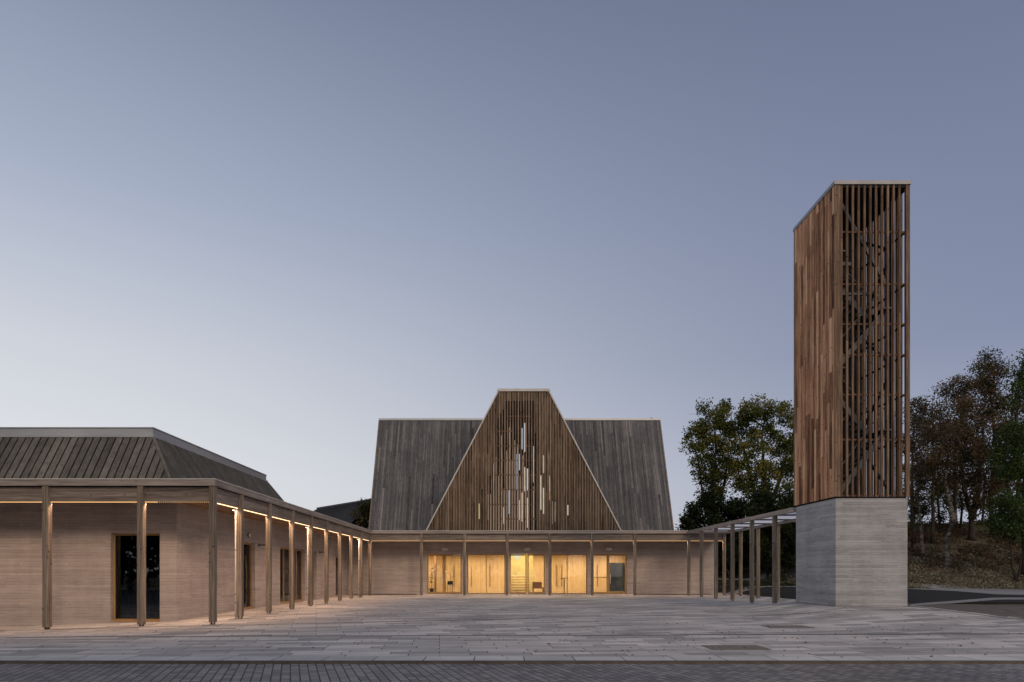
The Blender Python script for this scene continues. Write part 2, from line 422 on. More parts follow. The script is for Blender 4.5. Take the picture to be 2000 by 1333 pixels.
# right hand paths and bed
side=[(x+.14,y+.05) for x,y in kr]
ribbon('brown_path',side,[(16.6,30),(20,28),(25,26),(30,23.5),(38,20),(60,12)],14,M['asphalt'],.0)
pa=[G(1778,1185),G(1860,1179.5),G(1950,1172),(31,32.0),(44,28)]
pb=[G(1778,1181),G(1860,1174.5),G(1940,1168),(31,33.2),(44,29.5)]
ribbon('grey_path',pa,pb,3,M['path'],.012)
ribbon('planting_bed',pb,[G(1770,1150.5),G(1860,1155),G(1950,1162),(31,34.6),(44,31)],16,M['soil'],.006)
ribbon('gutter_path',[G(1760,1150.5),G(1860,1155),G(1950,1162),(31,34.6),(44,31)],[G(1760,1142.5),G(1860,1148),G(1950,1155),(33,37.6),(46,33)],6,M['path'],.016)
ribbon('gravel_strip',[G(1760,1142.5),G(1860,1148),G(1950,1155),(33,37.6),(46,33)],[G(1760,1139.5),G(1860,1144.5),G(1950,1151),(34,39.4),(47,35)],4,M['gravel'],.02)
# behind the pergola: soil, kerb slabs, distant footpath
ribbon('garden_soil',[(16.3,29.5),(16.3,36),(16.3,46),(16.3,52)],[(30,29.5),(28,40),(28,52),(28,60)],14,M['soil'],.0)
ribbon('far_footpath',[(17.5,58),(21.5,57),(26,56.5),(32,56)],[(17.5,59.6),(21.5,58.6),(26,58.1),(32,57.6)],2,M['path'],.03)
ribbon('garden_paving',[(16.0,46.6),(20,46.6),(24,46.2)],[(16.0,48.6),(20,48.4),(24,48)],2,M['path'],.03)

# two metal floor grates and leaves
def grate(px0,px1,py0,py1,lab):
    c=[G(px0,py1),G(px1,py1),G(px1*.98+CX*.02,py0),G(px0*.94+CX*.06,py0)]
    x0=c[0][0]; x1=c[1][0]; y0=c[0][1]; y1=c[2][1]
    z=T((x0+x1)/2,(y0+y1)/2)+.012; mb=MB()
    mb.box(x0,x1,y0,y1,z-.01,z,.3)
    n=int((y1-y0)/.07)
    for i in range(n):
        yy=y0+.03+i*(y1-y0-.04)/n; mb.box(x0+.03,x1-.03,yy,yy+.02,z+.001,z+.008,.6)
    tag(mb.build('floor_grate',noisy('grate metal',[(.3,(.15,.15,.145)),(.7,(.23,.225,.22))],8,4,.8,.0)),lab,'grate','floor grates')
grate(1392,1508,1262,1270,'flat grey metal floor grate nearer the road, set between drain and kerb')
grate(1505,1590,1222.5,1227,'flat grey metal floor grate nearer the tower, beyond the drain')
lm=leaf_mat('fallen leaf',[(0,(.05,.03,.02)),(.5,(.20,.075,.03)),(1,(.33,.19,.08))])
mb=MB(); rl=random.Random(3)
def put_leaf(x,y,s):
    z=T(x,y)+.012; a=rl.uniform(0,6.28); t=rl.random()
    p=[]
    for k,(r,da) in enumerate(((1,0),(.5,.7),(.75,1.5),(.45,2.4),(1.0,3.14),(.5,3.9),(.8,4.7),(.5,5.5))):
        p.append((x+math.cos(a+da)*r*s,y+math.sin(a+da)*r*s,z+rl.uniform(0,.03)))
    mb.poly(p,t)
for _ in range(300):
    y=12.9+abs(rl.gauss(0,1))*7
    x=rl.uniform(-15,17) if rl.random()<.35 else rl.uniform(0,16)
    if x<xr(y)-.2 and y<47 and not(x>13 and 27<y<31) : put_leaf(x,y,rl.uniform(.025,.055))
for _ in range(170):
    put_leaf(rl.uniform(-8,12),rl.uniform(46.5,49.9),rl.uniform(.03,.07))
o=mb.build('fallen_leaves',lm); tag(o,'brown and rust red autumn leaves scattered over the granite paving','leaves',kind='stuff')

# ------------------------------------------------------------------ walls with openings
def wall_x(mb, x0,x1, yo, th, z0,z1, ops, tone=.5):   # wall parallel to X, outer face at yo, thickness towards +y
    cur=x0
    for a,b,c,d in sorted(ops):
        if a>cur: mb.box(cur,a,yo,yo+th,z0,z1,tone)
        if c>z0: mb.box(a,b,yo,yo+th,z0,c,tone)
        if d<z1: mb.box(a,b,yo,yo+th,d,z1,tone)
        cur=b
    mb.box(cur,x1,yo,yo+th,z0,z1,tone)
def wall_y(mb, y0,y1, xo, th, z0,z1, ops, tone=.5):   # outer face x=xo, thickness towards -x
    cur=y0
    for a,b,c,d in sorted(ops):
        if a>cur: mb.box(xo-th,xo,cur,a,z0,z1,tone)
        if c>z0: mb.box(xo-th,xo,a,b,z0,c,tone)
        if d<z1: mb.box(xo-th,xo,a,b,d,z1,tone)
        cur=b
    mb.box(xo-th,xo,cur,y1,z0,z1,tone)
def board_field(mb,P,U,V,Nn,us,vb,vt,th,rng,gap=.012,split=2.2,alt=0.,t0=.5,ts=.28,mat=0):
    P,U,V,Nn=[Vector(q) for q in (P,U,V,Nn)]
    for i,(ua,ub) in enumerate(us):
        a0,a1,b0,b1=vb(ua),vb(ub),vt(ua),vt(ub)
        top=max(b0,b1); cuts=[]
        v=min(a0,a1)+rng.uniform(.4,split*1.6)
        while split and v<min(b0,b1)-.3:
            if v>max(a0,a1)+.2: cuts.append(v)
            v+=rng.uniform(split*.6,split*1.8)
        lo0,lo1=a0,a1
        for c in cuts+[None]:
            h0,h1=(b0,b1) if c is None else (c,c)
            if h0-lo0>.001 or h1-lo1>.001:
                d=(alt if i%2 else 0)+rng.uniform(0,.006)
                n=Nn*d; m_=Nn*(th)
                ga=ua+gap/2; gb=ub-gap/2
                p=[P+U*ga+V*lo0+n,P+U*gb+V*lo1+n,P+U*gb+V*max(h1,lo1)+n,P+U*ga+V*max(h0,lo0)+n]
                mb.hexa(p+[q+m_ for q in p],clamp(rng.gauss(t0,ts),0,1),mat)
            lo0,lo1=h0+.004,h1+.004

def pane(mb,x0,x1,y,z0,z1): mb.box(x0,x1,y,y+.012,z0,z1)

# ================================================================== LEFT HALL
hall=thing('parish_hall',(-16,30,0),'low parish hall with sloping grey board roof and pale walls, left of the square','building')
WX=-11.1; WY=23.5
mb=MB()
win1=(X_(216,WY),X_(312,WY),Z_(1215,WY),2.97)
wall_x(mb,-27,WX,WY,.4,-.4,4.1,[win1])
sideops=[(28.9,31.05,.0,2.95),(34.6,39.0,.03,2.93),(39.75,41.5,.0,2.9),(46.4,48.0,.02,2.75)]
wall_y(mb,WY+.4,50.2,WX,.4,-.4,4.1,sideops)
mb.box(-26.9,-26.5,WY+.4,38.2,-.4,4.1); mb.box(-26.5,WX-.4,37.8,38.2,-.4,4.1)
for (px,py) in ((42,1026),(42,1102),(130,1024),(130,1102),(130,1180),(42,1180),(252,1000),(330,1002)):
    mb.disc((X_(px,WY),WY-.006,Z_(py,WY)),.017,.012,8,.5,1,'y')
mb.build('wall',[M['wall'],M['signlamp']],hall,at=(-16,30,0))
# board return at the corner: smooth reveal strip
mb=MB(); mb.box(-26.4,WX-.45,WY+.5,37.7,-.02,.02); mb.build('floor',M['dark'],hall,at=(-16,30,0))
# windows of the hall
def window_x(parent,x0,x1,yo,z0,z1,mull,glassm,fw=.07,rec=.14,sill=True,name='window',dep=.08,fm='brass',bot=None):
    mb=MB(); y0=yo+rec; y1=y0+dep; bt=bot if bot else fw
    mb.box(x0,x0+fw,y0,y1,z0,z1,.5); mb.box(x1-fw,x1,y0,y1,z0,z1,.6)
    mb.box(x0+fw,x1-fw,y0,y1,z1-fw,z1,.4); mb.box(x0+fw,x1-fw,y0,y1,z0,z0+bt,.5)
    for m in mull: mb.box(m-fw*.45,m+fw*.45,y0+.006,y1-.006,z0+bt,z1-fw,.45)
    if sill: mb.box(x0,x1,yo+.01,y0,z0,z0+.05,.6)
    w=mb.build(name,M[fm],parent,at=((x0+x1)/2,yo,z0))
    mb=MB(); pane(mb,x0+fw*.9,x1-fw*.9,y0+dep*.5,z0+bt*.9,z1-fw*.9)
    mb.build('pane',M[glassm],w,at=((x0+x1)/2,yo,z0))
    return w
w=window_x(hall,win1[0]+.002,win1[1]-.002,WY,win1[2]+.002,win1[3]-.002,[(win1[0]+win1[1])/2+.03],'darkglass',fw=.07,bot=.09)
mb=MB()
n=40
for i in range(n):
    x=win1[0]+.02+(win1[1]-win1[0]-.04)*i/n; wv=.05*math.sin(i*1.3)
    mb.box(x,x+.03,WY+.95+wv,WY+.97+wv,.0,2.95,random.random())
mb.build('curtain',M['darkcurtain'],hall,at=(-12.5,24.4,0))
def window_y(parent,y0,y1,xo,z0,z1,mull,glassm,fw=.08,rec=.15,name='window'):
    mb=MB(); xa=xo-rec-.08; xb=xo-rec
    mb.box(xa,xb,y0,y0+fw,z0,z1); mb.box(xa,xb,y1-fw,y1,z0,z1)
    mb.box(xa,xb,y0+fw,y1-fw,z1-fw,z1); mb.box(xa,xb,y0+fw,y1-fw,z0,z0+fw)
    for m in mull: mb.box(xa+.006,xb-.006,m-fw*.5,m+fw*.5,z0+fw,z1-fw)
    mb.box(xb,xo-.01,y0,y1,z0,z0+.05,.6)
    w=mb.build(name,M['brass'],parent,at=(xo,(y0+y1)/2,z0))
    mb=MB(); mb.box(xb-.05,xb-.038,y0+fw*.9,y1-fw*.9,z0+fw*.9,z1-fw*.9); mb.build('pane',M[glassm],w,at=(xo,(y0+y1)/2,z0))
    return w
window_y(hall,28.902,31.048,WX,.002,2.948,[29.9],'glass',name='door')
window_y(hall,34.602,38.998,WX,.032,2.928,[35.7,36.8,37.9],'glass')
window_y(hall,39.752,41.498,WX,.002,2.898,[],'darkglass',name='door')
window_y(hall,46.402,47.998,WX,.022,2.748,[],'glass',name='door')
mb=MB()
for i in range(60):
    y=34.3+4.9*i/60; wv=.05*math.sin(i*1.5); mb.box(WX-1.0+wv,WX-.98+wv,y,y+.085,.05,2.95,random.random())
c2=mb.build('curtain',M['curtain'],hall,at=(WX-1,36.8,0))
mb=MB(); mb.box(WX-2.6,WX-2.5,27.5,33.546,.02,3.0,.5); mb.box(WX-2.6,WX-.5,33.55,33.65,.02,3.2,.5)
mb.build('inner_wall',M['birch'],hall,at=(WX-2,33,0)); mb=MB()
mb.box(WX-2.6,WX-.5,45.6,45.7,.02,3.0,.5); mb.box(WX-2.6,WX-2.5,45.702,49.8,.02,3.0,.5)
mb.build('inner_wall',M['birch'],hall,at=(WX-2,47,0))
mb=MB(); mb.box(-26.45,WX-.42,WY+.42,37.75,3.2,3.3); mb.box(WX-6,WX-.42,38.25,50,3.2,3.3); mb.build('ceiling',M['birch'],hall,at=(-16,30,3.2))
# roof: sloping boards front and side
TX=-12.5; T0=24.65; T1=36.65; ZT=6.49; ZF=4.30
k=(ZT-ZF)/1.46   # horizontal run
sl=math.hypot(k,ZT-ZF)
mb=MB()
mb.hexa([(-27.0,T0-k+.06,ZF),(TX+k-.06,T0-k+.06,ZF),(TX+k-.06,T1+k-.06,ZF),(-27.0,T1+k-.06,ZF),(-26.2,T0+.05,ZT),(TX-.05,T0+.05,ZT),(TX-.05,T1-.05,ZT),(-26.2,T1-.05,ZT)])
roof=mb.build('roof',M['dark'],hall,at=(-16,30,4))
rg=random.Random(11)
Vf=Vector((0,k,ZT-ZF)).normalized(); Nf=Vector((0,-(ZT-ZF),k)).normalized()
mb=MB()
P=Vector((-27,T0-k,ZF)); W=(TX+k)-(-27)
us=[(i*.27+.0,i*.27+.215) for i in range(int(W/.27)+1) if i*.27+.215<W]
def vt(u):
    d=W-u
    return sl if d>=k else sl*d/k
board_field(mb,P,(1,0,0),Vf,Nf,us,lambda u:0,vt,.035,rg,0,0,0,.55,.22)
b1=mb.build('roof_boards',M['hall'],roof,at=(-16,30,4))
Vs=Vector((-k,0,ZT-ZF)).normalized(); Ns=Vector(((ZT-ZF),0,k)).normalized()
mb=MB(); P=Vector((TX+k,T0-k,ZF)); W2=(T1+k)-(T0-k)
us=[(i*.27+.03,i*.27+.235) for i in range(int(W2/.27)) ]
def vt2(u):
    d=min(u,W2-u); return sl if d>=k else sl*d/k
board_field(mb,P,(0,1,0),Vs,Ns,us,lambda u:0,vt2,.05,rg,0,0,0,.32,.14)
mb.build('roof_boards',M['hall'],roof,at=(-16,30,4))
mb=MB(); mb.bar((TX+k+.03,T0-k-.02,ZF),(TX+.03,T0-.02,ZT),.10,.07,.75,0); mb.build('hip_board',M['hall'],roof,at=(TX,T0,ZT)); mb=MB()
mb.bar((TX+k+.03,T1+k+.02,ZF),(TX+.03,T1+.02,ZT),.07,.07,.2,0)
mb.build('hip_board',M['hall'],roof,at=(TX,T1,ZT))
mb=MB()
mb.box(-26.3,TX+.05,T0-.07,T1+.07,ZT,ZT+.075)
mb.box(-26.25,TX+.0,T0-.0,T1,ZT+.078,ZT+.34)
for xx in (-15.8,-19.2,-22.5): mb.box(xx-.006,xx+.006,T0-.006,T0-.0,ZT+.08,ZT+.34,.5)
mb.box(-26.28,TX+.03,T0-.03,T1+.03,ZT+.34,ZT+.37)
mb.build('roof_cap',M['metal'],roof,at=(-16,30,6.5))
# fittings on the side wall of the hall
def small_lamp(px,py,D,lab):
    x=WX; y=D; z=Z_(py,D)
    t=thing('wall_lamp',(x,y,z),lab,'lamp')
    mb=MB(); mb.disc((x,y,z),.10,.05,16,.5,0,'x'); mb.build('base',M['darksteel'],t,at=(x,y,z))
    mb=MB(); mb.disc((x+.05,y,z),.085,.035,16,.5,0,'x'); mb.build('diffuser',M['white'],t,at=(x,y,z))
small_lamp(485.3,1045.8,30.2,'round white wall lamp above the first hall door')
for D,py,lab in ((31.5,1065,'thin dark steel arm sticking out beside the first hall door'),(42.2,1078.8,'thin dark steel arm sticking out beside the second hall door')):
    z=Z_(py,D); t=thing('wall_bracket',(WX,D,z),lab,'bracket','steel arms on the hall wall')
    mb=MB(); mb.bar((WX,D,z),(WX+.45,D,z),.03,.05); mb.build('arm',M['darksteel'],t,at=(WX,D,z))
    mb=MB(); mb.box(WX,WX+.02,D-.05,D+.05,z-.09,z+.07); mb.build('wall_plate',M['darksteel'],t,at=(WX,D,z))
# items seen through the hall windows
t=thing('chair',(WX-.62,36.0,.05),'dark chair standing behind the wide hall window, half seen','chair')
for dx in (-.2,.2):
    for dy in (-.2,.2): mb=MB(); mb.bar((WX-.62+dx,36.0+dy,.05),(WX-.62+dx*.9,36.0+dy*.9,.5),.03,.03); mb.build('leg',M['darksteel'],t,at=(WX-.62+dx,36+dy,.05))
mb=MB(); mb.box(WX-.85,WX-.40,35.77,36.23,.5,.55); mb.build('seat',M['black'],t,at=(WX-.62,36,.05))
mb=MB(); mb.hexa([(WX-.85,36.2,.55),(WX-.4,36.2,.55),(WX-.4,36.24,.55),(WX-.85,36.24,.55),(WX-.85,36.32,1.1),(WX-.4,36.32,1.1),(WX-.4,36.36,1.1),(WX-.85,36.36,1.1)]); mb.build('backrest',M['black'],t,at=(WX-.62,36,.05))

# ================================================================== COLONNADES
PW=.175; PD=.22
def post_mesh():
    mb=MB()
    g=.008
    mb.box(-PW/2,-g/2,-PD/2,PD/2,0,1,.42); mb.box(g/2,PW/2,-PD/2,PD/2,0,1,.56)
    mb.box(-g/2,g/2,-PD/2+.012,PD/2-.012,0,1,.1)
    return mb
_posts={}
def post(parent,x,y,ztop,label=None):
    zg=T(x,y); foot=.06
    key=round(ztop-zg,2)
    if key not in _posts:
        mb=MB(); h=ztop-zg; g=.008
        mb.box(-PW/2,-g/2,-PD/2,PD/2,foot,h,.42); mb.box(g/2,PW/2,-PD/2,PD/2,foot,h,.56); mb.box(-g/2,g/2,-PD/2+.012,PD/2-.012,foot,h,.1)
        _posts[key]=mb
    o=_posts[key].build('post',M['post'],parent); o.location=Vector((x,y,zg))-world_loc(parent)
    if key not in _feet:
        mb=MB(); mb.box(-.055,-.035,-.05,.05,0,foot); mb.box(.035,.055,-.05,.05,0,foot); mb.box(-.07,.07,-.07,.07,-.001,.008); _feet[key]=mb
        f=mb.build('post_foot',M['darksteel'],o); _feet[key]=f; f.location=(0,0,0)
    else:
        f=_feet[key].copy(); COL.objects.link(f); f.parent=o; f.location=(0,0,0)
    return o
_feet={}
ZB0=3.87; ZB1=4.33; ZP=4.36; ZC=4.55
def led_x(parent,x0,x1,y,power=5.,soft=True):
    mb=MB(); mb.box(x0,x1,y-.02,y+.02,ZB0-.022,ZB0-.003); o=mb.build('light_strip',M['ledfront'],parent,at=((x0+x1)/2,y,ZB0))
    area((x0+x1)/2,y+.05,ZB0-.05,x1-x0,.03,power,0)
    return o
def led_y(parent,x,y0,y1,power=5.,sx=-.05):
    mb=MB(); mb.box(x-.012,x+.012,y0,y1,ZB0-.024,ZB0-.003); o=mb.build('light_strip',M['led'],parent,at=(x,(y0+y1)/2,ZB0))
    area(x+sx,(y0+y1)/2,ZB0-.05,.03,y1-y0,power,0)
def area(x,y,z,sx,sy,power,rotx=0,col=(1,.61,.38),spread=134):
    l=bpy.data.lights.new('led_light','AREA'); l.shape='RECTANGLE'; l.size=sx; l.size_y=sy; l.energy=power; l.color=col; l.spread=math.radians(spread)
    o=bpy.data.objects.new('led_light',l); COL.objects.link(o); o.location=(x,y,z); o.rotation_euler=(rotx,0,0); return o

# --- left colonnade
AX=-9.1; AY=21.71
lc=thing('timber_colonnade',(AX,AY,0),'timber posts and beam wrapping the left hall, lit by warm strips','colonnade','timber colonnades round the square')
fx=[-26.37,-23.37,-20.37,-17.37,-14.37,-11.37,-9.1]
sy=[23.98+3*i for i in range(9)]
for x in fx[2:]: post(lc,x,AY,ZP)
for y in sy[:-1]: post(lc,AX,y,ZP)
rg=random.Random(5)
for i in range(1,len(fx)-1):     # recessed beams between posts, front row
    a=fx[i]+PW/2; b=fx[i+1]-PW/2
    mb=MB(); zz=ZB0
    for hgt,tn in ((.16,rg.random()),(.155,rg.random()),(.14,rg.random())):
        mb.box(a,b,AY+.0+rg.uniform(0,.004),AY+.09,zz,min(zz+hgt,ZB1),.3+tn*.4); zz+=hgt+.003
    mb.build('beam',M['beam_x'],lc,at=((a+b)/2,AY,ZB0))
    led_x(lc,a,b,AY+.05,32)
# row of small teeth under the last front bay
mb=MB(); mb.box(-10.86,-9.21,AY+.026,AY+.032,ZB0-.0035,ZB0-.001)
for i in range(26):
    x=-10.85+.065*i; mb.box(x,x+.03,AY+.0,AY+.025,ZB0-.04,ZB0-.002)
mb.build('slat_grille',M['dark'],lc,at=(-10,AY,ZB0))
ally=[AY]+sy
for i in range(len(ally)-1):
    a=ally[i]+PD/2; b=ally[i+1]-PD/2
    mb=MB(); zz=ZB0
    for hgt in (.16,.155,.14):
        mb.box(AX-.09,AX+.0-rg.uniform(0,.004),a,b,zz,min(zz+hgt,ZB1),.3+rg.random()*.4); zz+=hgt+.003
    mb.build('beam',M['beam_y'],lc,at=(AX,(a+b)/2,ZB0))
    led_y(lc,AX-.045,a,b,42 if i else 30)
# fascia and cap, roof deck, soffit
yF=AY-PD/2; xS=AX+PW/2
mb=MB(); mb.box(-27.5,xS+.03,yF-.03,yF+.09,ZP+.004,ZC,.55); mb.build('fascia',M['fascia_x'],lc,at=(-16,yF,ZP))
mb=MB(); mb.box(xS-.09,xS+.03,yF+.094,48.0,ZP+.004,ZC,.5); mb.build('fascia',M['fascia_y'],lc,at=(xS,35,ZP))
mb=MB(); mb.box(-27.5,xS+.05,yF-.05,yF+.12,ZC+.003,ZC+.035); mb.box(xS-.12,xS+.05,yF+.123,47.95,ZC+.003,ZC+.035); mb.build('cap',M['whitetrim'],lc,at=(-12,30,ZC))
mb=MB(); mb.box(-27.4,xS-.1,yF+.095,AY+.118,ZP+.0,4.40); mb.box(-27.4,AX-.11,AY+.12,WY+.5,4.06,4.40); mb.box(WX-.3,AX-.11,WY+.503,48.2,4.06,4.40); mb.build('roof_deck',M['dark'],lc,at=(-12,30,4.1))
mb=MB()
yy=AY+.09
while yy<WY-.01:
    e=min(yy+.14,WY-.004); mb.box(-27.4,AX-.09 if yy<AY+.2 else AX-.09,yy,e-.006,4.0,4.045,rg.random()); yy+=.14
xx=WX+.004
while xx<AX-.1:
    mb.box(xx,min(xx+.134,AX-.09),WY+.0,47.9,4.0,4.045,rg.random()); xx+=.14
mb.build('soffit',M['soffit_x'],lc,at=(-12,30,4))
# white downpipes and spot lamps beside three posts
for y,lab in ((sy[0],'white downpipe beside the second post of the left colonnade, nearest the corner'),(sy[3],'white downpipe beside the middle post of the left colonnade'),(sy[7],'white downpipe beside a post at the far end of the left colonnade')):
    x=AX-PW/2-.045; z=T(x,y); t=thing('downpipe',(x,y,z),lab,'downpipe','white downpipes on the colonnade')
    mb=MB(); mb.tube([(x,y-.04,z),(x,y-.04,3.80)],.032,12); mb.build('pipe',M['white'],t,at=(x,y,z),smooth=True)
    for zz in (.85,.55,2.4): mb=MB(); mb.disc((x,y-.04,z+zz),.042,.03,12); mb.build('pipe_clip',M['steel'],t,at=(x,y,z+zz))
    t=thing('spot_lamp',(x-.05,y-.1,3.9),lab.replace('white downpipe beside','bright spot lamp above').replace('left ',''),'lamp','spot lamps under the colonnade')
    mb=MB(); mb.disc((x-.05,y-.12,3.80),.05,.1,12); mb.build('housing',M['darksteel'],t,at=(x-.05,y-.1,3.9))
    mb=MB(); mb.disc((x-.05,y-.12,3.785),.036,.012,12); mb.build('lens',M['spot'],t,at=(x-.05,y-.1,3.9))
for y,lab in ((23.3,'flat dark disc lamp under the corner of the left soffit'),(32.5,'flat dark disc lamp under the left soffit, halfway along')):
    t=thing('soffit_lamp',(AX-.55,y,3.99),lab,'lamp','disc lamps under the soffit')
    mb=MB(); mb.disc((AX-.55,y,3.95),.16,.045,20); mb.build('housing',M['darksteel'],t,at=(AX-.55,y,3.99))
    mb=MB(); mb.disc((AX-.55,y,3.935),.12,.014,20); mb.build('diffuser',M['white'],t,at=(AX-.55,y,3.99))

# --- centre colonnade
BY=48.11
cc=thing('timber_colonnade',(2,BY,0),'straight timber colonnade in front of the church, nine posts facing the square','colonnade','timber colonnades round the square')
cxs=[AX,-5.48,-2.45,.565,3.56,6.55,9.56,13.36,15.85]
for x in cxs: post(cc,x,BY,ZP)
for i in range(len(cxs)-1):
    a=cxs[i]+PW/2; b=cxs[i+1]-PW/2; mb=MB(); zz=ZB0
    for hgt in (.16,.155,.14):
        mb.box(a,b,BY+.0+rg.uniform(0,.006),BY+.09,zz,min(zz+hgt,ZB1),.3+rg.random()*.5); zz+=hgt+.004
    mb.build('beam',M['beam_x'],cc,at=((a+b)/2,BY,ZB0)); led_x(cc,a,b,BY+.05,27)
yG=BY-PD/2
mb=MB(); mb.box(xS+.034,15.99,yG-.03,yG+.09,ZP+.004,ZC,.55); mb.build('fascia',M['fascia_x'],cc,at=(2,yG,ZP))
mb=MB(); mb.box(xS+.054,16.01,yG-.05,yG+.12,ZC+.003,ZC+.035); mb.build('cap',M['whitetrim'],cc,at=(2,yG,ZC))
mb=MB(); mb.box(xS-.1,15.94,yG+.095,BY+.118,ZP+.0,4.40); mb.box(WX,15.94,BY+.12,50.35,4.06,4.40); mb.build('roof_deck',M['dark'],cc,at=(2,49,4.1))
mb=MB(); yy=BY+.09
while yy<50.1: mb.box(xS-.1,15.9,yy,min(yy+.134,50.19),4.0,4.045,rg.random()); yy+=.14
mb.build('soffit',M['soffit_x'],cc,at=(2,49,4))

# --- pergola towards the tower
pg=thing('timber_pergola',(13.4,40,0),'open timber pergola with glass roof joining the church front to the tower','pergola')
PX0=13.36; PX1=15.95; PYE=30.78
for y in (45.1,42.1,39.1,36.1,33.1): post(pg,PX0,y,ZP)
for y in (45.1,42.1,39.1,36.1,33.1): post(pg,PX1,y,ZP)
mb=MB(); mb.box(PX0-PW/2-.02,PX0-PW/2+.06,PYE,yG-.055,ZP+.004,ZC+.02,.6); mb.box(PX0-PW/2+.062,PX0+PW/2,PYE,yG-.055,ZP+.004,ZC-.02,.5); mb.build('edge_beam',M['fascia_y'],pg,at=(PX0,40,ZP))
mb=MB(); mb.box(PX1-PW/2,PX1+PW/2,PYE,yG-.055,ZP+.004,ZC-.08,.5); mb.build('edge_beam',M['fascia_y'],pg,at=(PX1,40,ZP))
y=31.1
while y<47.8:
    mb=MB(); mb.box(PX0+PW/2+.002,PX1-PW/2-.002,y-.045,y+.045,ZC-.10,ZC-.02,.5); mb.build('joist',M['beam_x'],pg,at=((PX0+PX1)/2,y,ZP)); y+=3.0
mb=MB(); mb.box(PX0-.05,PX1+.05,PYE+.01,yG-.06,ZC+.024,ZC+.036); mb.build('glass_roof',None,pg,at=(14.6,40,ZC)) if False else None
m,nt,b,out=mat_new('opal glass roof'); nt.nodes.remove(b)
tl=N(nt,'ShaderNodeBsdfTranslucent'); tl.inputs[0].default_value=(.85,.88,.92,1)
trn=N(nt,'ShaderNodeBsdfTransparent'); mx=N(nt,'ShaderNodeMixShader'); mx.inputs[0].default_value=.12
L(nt,tl.outputs[0],mx.inputs[1]); L(nt,trn.outputs[0],mx.inputs[2]); L(nt,mx.outputs[0],out.inputs[0]); M['opalroof']=m
mb=MB(); mb.box(PX0+.0,PX1+.05,PYE+.01,yG-.06,ZC-.015,ZC-.003); mb.build('glass_roof',M['opalroof'],pg,at=(14.6,40,ZC))
for x,y,zz,sg in ((PX0,33.1,3.05,-1),(PX0,33.1,3.0,1),(PX0,36.1,3.1,-1),(PX1,36.1,2.6,1)):
    xx=x+sg*(PW/2); t=thing('post_bracket',(xx,y,zz),{(PX0,33.1,-1):'small steel bracket on the left face of the pergola post nearest the tower',(PX0,33.1,1):'small steel bracket on the right face of the pergola post nearest the tower',(PX0,36.1,-1):'small steel bracket on the second front pergola post from the tower',(PX1,36.1,1):'small steel bracket on a rear pergola post'}[(x,y,sg)],'bracket','small brackets on pergola posts')
    mb=MB(); mb.box(xx,xx+sg*.012,y-.05,y+.03,zz-.06,zz+.06); mb.box(xx+sg*.012,xx+sg*.07,y-.03,y,zz-.02,zz+.02); mb.build('bracket_plate',M['steel'],t,at=(xx,y,zz))

# ================================================================== CHURCH
ch=thing('church',(1.8,52,0),'timber church with tall truncated brown gable and grey sloping side roofs','church')
FY=50.2; at=(1.8,52,0)
def PXr(a,b): return (X_(a,FY),X_(b,FY))
ops=[(833.3,902.3),(912.7,986.8),(994.3,1065.6),(1076,1146.8),(1155,1225)]
ZO0=.06; ZO1=Z_(1082.3,FY)
OP=[(*PXr(a,b),ZO0,ZO1) for a,b in ops]
mb=MB(); wall_x(mb,WX+.003,15.93,FY,.35,-.2,4.05,OP)
mb.box(15.58,15.93,FY+.35,66,-.2,4.3)
mb.box(WX-.4,WX-.05,FY+.0,66,-.2,4.3)
mb.build('wall',M['wall'],ch,at=at)
mb=MB(); mb.box(WX-.4,15.92,FY+.16,66,4.41,4.46); mb.build('flat_roof',M['dark'],ch,at=at)
mb=MB(); mb.box(WX+.2,15.5,FY+.0,61.5,-.02,.05); mb.build('floor',noisy('lobby floor',[(.3,(.32,.27,.2)),(.7,(.42,.36,.27))],2,4,.45),ch,at=at)
# threshold step
mb=MB(); mb.box(-6,9.9,FY-.28,FY-.003,-.1,.045); mb.build('threshold',M['kerb'],ch,at=at)
def door_x(parent,x0,x1,z0,z1,dark=False,handle=None,name='door',glassm='glass',midbar=None):
    fw=.10; y0=FY+.12; y1=y0+.07
    mb=MB(); mb.box(x0,x0+fw,y0,y1,z0,z1,.5); mb.box(x1-fw,x1,y0,y1,z0,z1,.5); mb.box(x0+fw,x1-fw,y0,y1,z1-fw,z1,.5); mb.box(x0+fw,x1-fw,y0,y1,z0,z0+fw*1.3,.5)
    if midbar: mb.box(x0+fw,x1-fw,y0+.01,y1-.01,midbar-.03,midbar+.03,.2)
    d=mb.build(name,M['brass'],parent,at=((x0+x1)/2,FY,z0))
    mb=MB(); mb.box(x0+fw*.95,x1-fw*.95,y0+.03,y0+.042,z0+fw*1.25,z1-fw*.95); mb.build('pane',M[glassm],d,at=((x0+x1)/2,FY,z0))
    if handle is not None:
        mb=MB(); mb.tube([(handle,y0,z0+.75),(handle,y0-.06,z0+.78),(handle,y0-.06,z0+1.42),(handle,y0,z0+1.45)],.018,8); mb.build('handle',M['white'],d,at=((x0+x1)/2,FY,z0))
    return d
